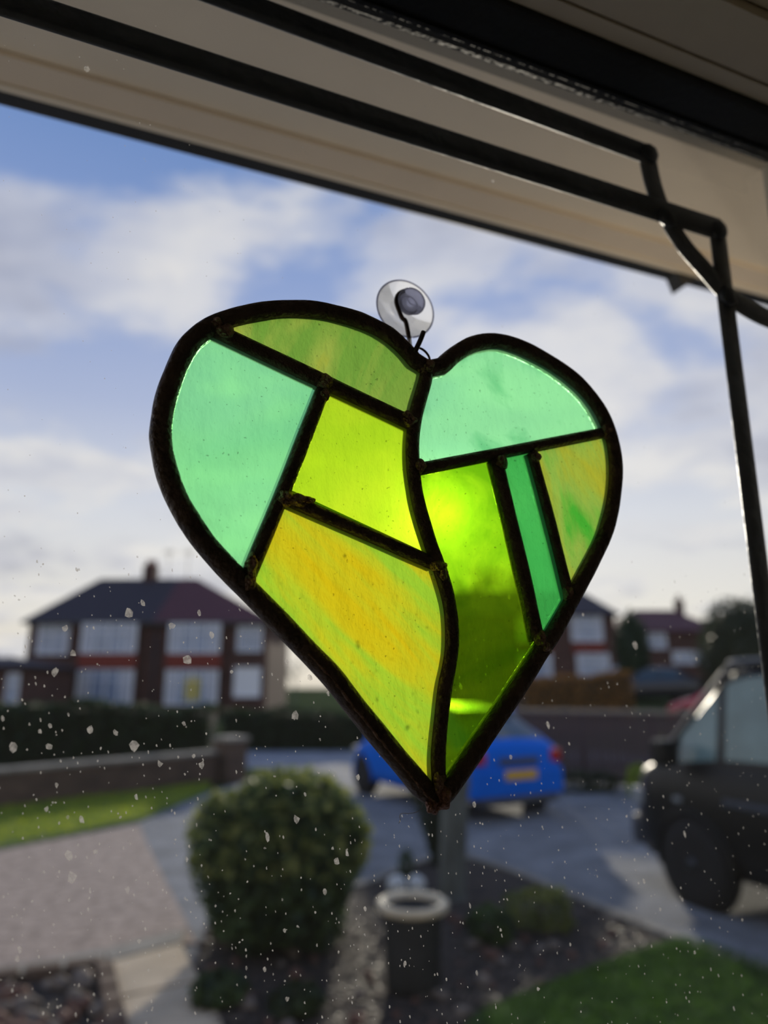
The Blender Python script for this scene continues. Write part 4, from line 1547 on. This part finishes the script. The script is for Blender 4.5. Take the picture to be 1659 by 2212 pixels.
# the flat outer face of each pane lets the light straight in
m = bpy.data.materials.new('glass_back')
m.use_nodes = True
t = m.node_tree
t.nodes.clear()
o_ = nd(t, 'ShaderNodeOutputMaterial')
tp_ = nd(t, 'ShaderNodeBsdfTransparent')
tp_.inputs[0].default_value = (0.97, 0.98, 0.97, 1)
t.links.new(tp_.outputs[0], o_.inputs[0])
MATS['glass_back'] = m

glass_mat('mint_glass', 'cathedral', (0.35, 1.0, 0.42), (0.28, 0.92, 0.35), rough=0.9, ior=1.06, sc=10, tw=0.38, lo=0.35, hi=0.6, rfw=0.008)
glass_mat('mint_ripple_glass', 'cathedral', (0.37, 1.0, 0.45), (0.20, 0.74, 0.30), rough=0.9, ior=1.06, sc=34, stre=(1.2, 1, 0.7), rot=R(-20), tw=0.36, lo=0.36, hi=0.50, rfw=0.008)
glass_mat('lime_glass', 'cathedral', (0.70, 1.0, 0.025), (0.58, 0.93, 0.02), rough=0.9, ior=1.06, sc=26, tw=0.38, rfw=0.008)
glass_mat('green_lime_glass', 'cathedral', (0.46, 0.94, 0.012), (0.22, 0.62, 0.006), rough=0.9, ior=1.06, sc=40, tw=0.10, rfw=0.004)
glass_mat('yellow_opal', 'opal', (0.52, 0.57, 0.02), (0.33, 0.60, 0.035), (0.62, 0.50, 0.008), stre=(0.55, 1, 3.0), rot=R(44), sc=22, trans=0.05, lo=0.40, hi=0.52)
glass_mat('olive_opal', 'opal', (0.29, 0.41, 0.07), (0.16, 0.34, 0.05), (0.42, 0.36, 0.02), stre=(2.6, 1, 0.8), rot=R(20), sc=16, trans=0.04, lo=0.42, hi=0.56)
glass_mat('streaky_opal', 'opal', (0.26, 0.45, 0.07), (0.06, 0.40, 0.035), (0.38, 0.42, 0.035), stre=(3.4, 1, 1.0), rot=R(-24), sc=18, trans=0.04, lo=0.32, hi=0.43)
glass_mat('green_opal', 'opal', (0.08, 0.55, 0.11), (0.05, 0.45, 0.09), stre=(1, 1, 1), sc=14, trans=0.3)

tipw = wp(940, 1750, HEART_D)
heart = WE('stained_glass_heart', tipw.x, HEART_D, tipw.z)
tag(heart, 'green and yellow leaded stained glass heart hanging in the window', 'suncatcher')


def hp(x, y, off=0.0):
    q_ = wp(x, y, HEART_D)
    return Vector((q_.x - tipw.x, off, q_.z - tipw.z))


# outer edge of the lead border, clockwise in the picture from the cleft
left_edge = [(918, 792), (900, 766), (873, 737), (845, 713), (812, 694), (775, 678), (735, 666), (690, 656), (645, 652), (590, 653), (535, 661), (485, 673), (440, 692), (405, 716), (380, 745),
             (361, 782), (344, 825), (331, 868), (324, 912), (322, 948), (328, 992), (340, 1038), (359, 1086), (386, 1134), (420, 1184), (460, 1230), (500, 1272), (545, 1318), (600, 1374), (660, 1436),
             (700, 1478), (745, 1536), (790, 1592), (832, 1643), (872, 1690), (905, 1729), (934, 1752)]
right_edge = [(934, 1752), (952, 1751), (975, 1728), (1003, 1688), (1050, 1618), (1100, 1544), (1150, 1467), (1178, 1422), (1205, 1380), (1235, 1326), (1262, 1274), (1290, 1220), (1314, 1168),
              (1330, 1110), (1338, 1052), (1338, 1000), (1329, 948), (1310, 898), (1284, 856), (1250, 818), (1208, 785), (1160, 756), (1110, 733), (1062, 722), (1012, 729), (972, 750), (944, 774), (926, 792)]

BORD = 0.0032           # half width of the border came


def inset(pts, d, flip):
    out = []
    n_ = len(pts)
    for i, p_ in enumerate(pts):
        tdir = (pts[min(i + 1, n_ - 1)] - pts[max(i - 1, 0)]).normalized()
        s_ = Vector((-tdir.z, 0, tdir.x)) * flip
        out.append(p_ + s_ * d)
    return out


Lc = catmull([hp(*p_) for p_ in left_edge], 4)
Rc = catmull([hp(*p_) for p_ in right_edge], 4)
Lp = inset(Lc, BORD, 1)
Rp = inset(Rc, BORD, 1)
# which side is inside? test with the first pane centre
ctr = hp(830, 1150)
if (Lp[40] - ctr).length > (Lc[40] - ctr).length:
    Lp = inset(Lc, BORD, -1)
if (Rp[60] - ctr).length > (Rc[60] - ctr).length:
    Rp = inset(Rc, BORD, -1)
join_t = hp(920, 800)
join_b = hp(944, 1716)
Lp = [join_t] + Lp[3:-4] + [join_b]
Rp = [join_b] + Rp[7:-3] + [join_t]
wob = random.Random(5)


def came(name, path, half_w, depth=0.0031, m='came_lead', seed=0, flat=True, caps=True):
    r_ = random.Random(seed)
    if flat:
        n_ = 16
        prof = []
        for i in range(n_):
            a = 2 * math.pi * i / n_
            c, s = math.cos(a), math.sin(a)
            prof.append((half_w * math.copysign(abs(c) ** 0.8, c), depth * math.copysign(abs(s) ** 0.75, s)))
    else:
        prof = ell(half_w, depth, 14)
    sc = [1 + 0.018 * math.sin(i * 0.7 + seed) + r_.uniform(-0.008, 0.008) for i in range(len(path))]
    return sweep(name, path, prof, m, heart, normal=Vector((0, 1, 0)), scale=sc, caps=caps)


came('border_came', Lp, BORD * 1.0, 0.0036, seed=1)['label'] = 'dark lead border round the left lobe'
came('border_came', Rp, BORD * 0.97, 0.0036, seed=2)['label'] = 'dark lead border round the right lobe'

S_px = [(917, 800), (915, 826), (896, 893), (888, 950), (888, 1000), (893, 1050), (903, 1100), (925, 1173), (941, 1217), (962, 1284), (971, 1340), (972, 1395), (966, 1440), (957, 1486), (949, 1552), (943, 1620), (943, 1668), (946, 1716)]
A_px = [(452, 712), (885, 917)]
B_px = [(697, 842), (614, 1055), (537, 1242)]
C_px = [(614, 1078), (930, 1218)]
D_px = [(896, 1016), (1302, 936)]
E_px = [(1068, 996), (1124, 1228), (1158, 1384)]
F_px = [(1144, 982), (1184, 1130), (1224, 1290)]


def path_of(px, sub=8):
    P_ = [hp(*p_) for p_ in px]
    if len(P_) == 2:
        return [P_[0] + (P_[1] - P_[0]) * i / 14 for i in range(15)]
    return catmull(P_, sub)


Sp = path_of(S_px, 4)
came('lead_came', Sp, 0.00262, seed=3)
came('lead_came', path_of(A_px), 0.00285, seed=4)
came('lead_came', path_of(B_px), 0.0024, seed=5)
came('lead_came', path_of(C_px), 0.00235, seed=6)
came('lead_came', path_of(D_px), 0.0021, seed=7)
came('lead_came', path_of(E_px), 0.0026, seed=8)
came('lead_came', path_of(F_px), 0.0022, seed=9)

# raised seam and crust along the lower left border
seam = [hp(x + 12, y - 2, -0.0030) for x, y in [(648, 1415), (700, 1472), (745, 1530), (790, 1586), (832, 1637), (872, 1684), (905, 1722), (930, 1738)]]
seam = catmull(seam, 6)
rs = random.Random(3)
sweep('border_seam', [p_ + Vector((rs.uniform(-1, 1) * 0.00018, -0.0003, rs.uniform(-1, 1) * 0.00018)) for p_ in seam], ell(0.00035, 0.0004, 6), 'solder', heart, normal=Vector((0, 1, 0)),
      scale=[rs.uniform(0.6, 1.5) for _ in seam])

# panes: polygons run along the middle of the cames
def seg_between(path, a, b):
    """the stretch of a path between the points nearest a and b"""
    ia = min(range(len(path)), key=lambda i: (path[i] - a).length)
    ib = min(range(len(path)), key=lambda i: (path[i] - b).length)
    return path[ia:ib + 1] if ia <= ib else path[ib:ia + 1][::-1]


def pane_obj(pts, m, label, th=0.0013):
    bm_ = bmesh.new()
    P_ = []
    for p_ in pts:
        if not P_ or (p_ - P_[-1]).length > 0.0004:
            P_.append(p_)
    if (P_[0] - P_[-1]).length < 0.0004:
        P_.pop()
    f0 = [bm_.verts.new((p_.x, -th, p_.z)) for p_ in P_]
    f1 = [bm_.verts.new((p_.x, th, p_.z)) for p_ in P_]
    n_ = len(P_)
    fr = bm_.faces.new(f0)
    bk = bm_.faces.new(f1[::-1])
    for i in range(n_):
        bm_.faces.new((f0[i], f1[i], f1[(i + 1) % n_], f0[(i + 1) % n_]))
    bmesh.ops.recalc_face_normals(bm_, faces=bm_.faces[:])
    bk.material_index = 1
    me = bpy.data.meshes.new('glass_piece')
    me.materials.append(MATS[m])
    me.materials.append(MATS['glass_back'])
    bm_.to_mesh(me)
    bm_.free()
    o = link('glass_piece', me, m, heart)
    o['label'] = label
    return o


a0, a1 = hp(*A_px[0]), hp(*A_px[1])
b0, b1 = hp(*B_px[0]), hp(*B_px[2])
bmid = hp(614, 1066)
c1_ = hp(936, 1212)
d0, d1 = hp(*D_px[0]), hp(*D_px[1])
e0_, e1_ = hp(1069, 983), hp(*E_px[2])
f0_, f1_ = hp(1145, 967), hp(*F_px[2])
Ep, Fp, Bp = path_of(E_px), path_of(F_px), path_of(B_px)
topc = hp(917, 806)
pane_obj(seg_between(Lp, topc, a0) + [a0] + [a1] + seg_between(Sp, a1, topc), 'olive_opal', 'olive green streaky opal glass piece at the top of the left lobe')
pane_obj(seg_between(Lp, a0, b1) + Bp[::-1] + [a0 + (a1 - a0) * 0.56], 'mint_glass', 'pale mint green clear glass piece on the left')
pane_obj([b0, a1] + seg_between(Sp, a1, c1_) + [bmid] + seg_between(Bp, bmid, b0), 'lime_glass', 'bright lime green clear glass piece in the middle')
pane_obj(seg_between(Bp, bmid, b1) + seg_between(Lp, b1, join_b) + seg_between(Sp, join_b, c1_), 'yellow_opal', 'yellow and green streaky opal glass piece at lower left')
pane_obj(seg_between(Rp, topc, d1)[::1] + [d1, d0] + seg_between(Sp, d0, topc), 'mint_ripple_glass', 'pale mint green rippled glass piece at the top of the right lobe')
pane_obj([d0, e0_] + Ep[1:] + seg_between(Rp, e1_, join_b) + seg_between(Sp, join_b, d0), 'green_lime_glass', 'long lime to dark green clear glass piece right of centre')
pane_obj([e0_, f0_] + Fp[1:] + seg_between(Rp, f1_, e1_) + Ep[::-1], 'green_opal', 'narrow mid green glass strip between two lead lines')
pane_obj([f0_, d1] + seg_between(Rp, d1, f1_) + Fp[::-1], 'streaky_opal', 'green and yellow streaky opal glass piece at the far right')

# solder lumps where the lead lines meet
for k, (x, y, rx, rz_, rot, mm) in enumerate([
        (478, 722, .0040, .0022, -0.5, 'solder'), (462, 706, .0026, .0020, -0.5, 'solder'),
        (698, 832, .0028, .0030, 0.2, 'solder'), (693, 858, .0020, .0026, 0.2, 'solder'),
        (882, 914, .0030, .0024, -0.4, 'solder'), (870, 902, .0020, .0020, -0.4, 'solder'),
        (612, 1080, .0034, .0024, -0.4, 'solder'), (640, 1086, .0034, .0022, -0.45, 'solder'), (662, 1086, .0026, .0018, -0.4, 'solder'),
        (541, 1226, .0022, .0036, 0.3, 'solder'), (532, 1262, .0022, .0036, -0.45, 'solder'),
        (938, 1226, .0032, .0022, -0.5, 'solder'), (950, 1242, .0018, .0028, 0.3, 'solder'),
        (903, 1012, .0022, .0028, 0.3, 'solder'), (1302, 935, .0024, .0030, 0.2, 'solder'),
        (1074, 1002, .0026, .0030, 0.3, 'solder'), (1148, 992, .0020, .0030, 0.3, 'solder'),
        (1218, 1284, .0022, .0032, 0.3, 'solder'), (1158, 1380, .0022, .0032, 0.3, 'solder'), (1170, 1398, .0026, .0024, 0.3, 'solder'),
        (914, 797, .0034, .0030, 0.2, 'solder'), (945, 1722, .0034, .0040, 0.0, 'copper_solder'), (942, 1690, .0024, .0040, 0.0, 'solder'), (926, 1738, .0026, .0026, 0.0, 'copper_solder')]):
    q = hp(x, y, -0.0022)
    lump('solder_joint', (rx * 0.9, 0.0020, rz_ * 0.9), mm, heart, tuple(q), seed=100 + k, amp=0.28, sub=3)
    for o in (bpy.data.objects[-1:] if False else []):
        pass

# ring soldered in the cleft
rc_ = hp(908, 773)
circ = [rc_ + Vector((0.0036 * math.cos(a), 0.0004 * math.sin(2 * a), 0.0036 * math.sin(a))) for a in [2 * math.pi * i / 28 for i in range(28)]]
sweep('hanging_ring', circ, ell(0.00042, 0.00042, 8), 'hook_metal', heart, closed=True, normal=Vector((0, 1, 0)))
# a stray thread at the tip
th_ = catmull([hp(912, 1734, -0.001), hp(903, 1745, -0.002), hp(893, 1752, -0.002), hp(880, 1756, -0.001), hp(868, 1757, 0), hp(866, 1764, 0.001), hp(868, 1772, 0.001), hp(864, 1780, 0.001)], 5)
sweep('loose_thread', th_, ell(0.00009, 0.00009, 6), 'thread', heart, normal=Vector((0, 1, 0)))

# ------------------------------------------------------------------ suction cup with wire hook
cupc = wp(875, 668, GD0)
m = bpy.data.materials.new('clear_vinyl')
m.use_nodes = True
t = m.node_tree
t.nodes.clear()
o_ = nd(t, 'ShaderNodeOutputMaterial')
a_ = nd(t, 'ShaderNodeBsdfTransparent')
a_.inputs[0].default_value = (0.99, 0.99, 1.0, 1)
b_ = nd(t, 'ShaderNodeBsdfTranslucent')
b_.inputs[0].default_value = (0.96, 0.98, 1.0, 1)
g_ = nd(t, 'ShaderNodeBsdfGlossy', i_Roughness=0.1)
lw = nd(t, 'ShaderNodeLayerWeight', i_Blend=0.35)
x1 = nd(t, 'ShaderNodeMixShader')
t.links.new(ramp(t, [(0.1, g3(0.20)), (0.6, g3(0.55))], lw.outputs['Facing']), x1.inputs[0])
t.links.new(a_.outputs[0], x1.inputs[1])
t.links.new(b_.outputs[0], x1.inputs[2])
x2 = nd(t, 'ShaderNodeMixShader')
t.links.new(mth(t, 'MULTIPLY', lw.outputs['Fresnel'], 0.6), x2.inputs[0])
t.links.new(x1.outputs[0], x2.inputs[1])
t.links.new(g_.outputs[0], x2.inputs[2])
t.links.new(x2.outputs[0], o_.inputs[0])
MATS['clear_vinyl'] = m
mv = m.copy()
mv.name = 'clear_vinyl_knob'
for n_ in mv.node_tree.nodes:
    if n_.type == 'BSDF_TRANSPARENT':
        n_.inputs[0].default_value = (0.56, 0.57, 0.66, 1)
    if n_.type == 'BSDF_TRANSLUCENT':
        n_.inputs[0].default_value = (0.35, 0.36, 0.46, 1)
MATS['clear_vinyl_knob'] = mv

cup = WE('suction_cup', cupc.x, GD0, cupc.z)
tag(cup, 'clear round suction cup with wire hook holding the heart on the pane', 'suction cup')
CR = 0.0118
lathe('cup_disc', [(CR, -0.0001), (CR * 1.01, -0.0005), (CR * 0.98, -0.0008), (CR * 0.80, -0.0012), (CR * 0.62, -0.0018), (CR * 0.48, -0.0025), (CR * 0.38, -0.0030), (0.0004, -0.0032)], 'clear_vinyl', cup, 48, 'Y')
lathe('knob', [(0.0040, -0.0028), (0.0034, -0.0033), (0.0034, -0.0048), (0.0050, -0.0053), (0.0055, -0.0061), (0.0053, -0.0071), (0.0044, -0.0078), (0.0024, -0.0080), (0.0022, -0.0074), (0.0003, -0.0073)], 'clear_vinyl_knob', cup, 36, 'Y')
sweep('cup_rim', [Vector((CR * math.cos(a), -0.0005, CR * math.sin(a))) for a in [2 * math.pi * i / 48 for i in range(48)]], ell(0.00035, 0.0003, 6), 'clear_vinyl_knob', cup, closed=True, normal=Vector((0, 1, 0)))
HK = GD0 - 0.0042


def kp_(x, y, D=HK):
    q_ = wp(x, y, D)
    return Vector((q_.x - cupc.x, D - GD0, q_.z - cupc.z))


ring_c = kp_(881, 660)
hook = [Vector((0.0054 * math.cos(a), -0.0042, 0.0054 * math.sin(a))) for a in np.linspace(R(115), R(205), 10)]
hook += [kp_(868, 686), kp_(876, 694), kp_(881, 716), kp_(884, 735), kp_(886, 752, HEART_D + 0.004), kp_(890, 764, HEART_D + 0.001), kp_(894, 765, HEART_D - 0.002), kp_(900, 752, HEART_D - 0.004), kp_(908, 735, HEART_D - 0.004), kp_(915, 717, HEART_D - 0.004)]
sweep('wire_hook', catmull(hook, 3), ell(0.0009, 0.0009, 8), 'hook_metal', cup, normal=Vector((0.05, 1, 0.03)))
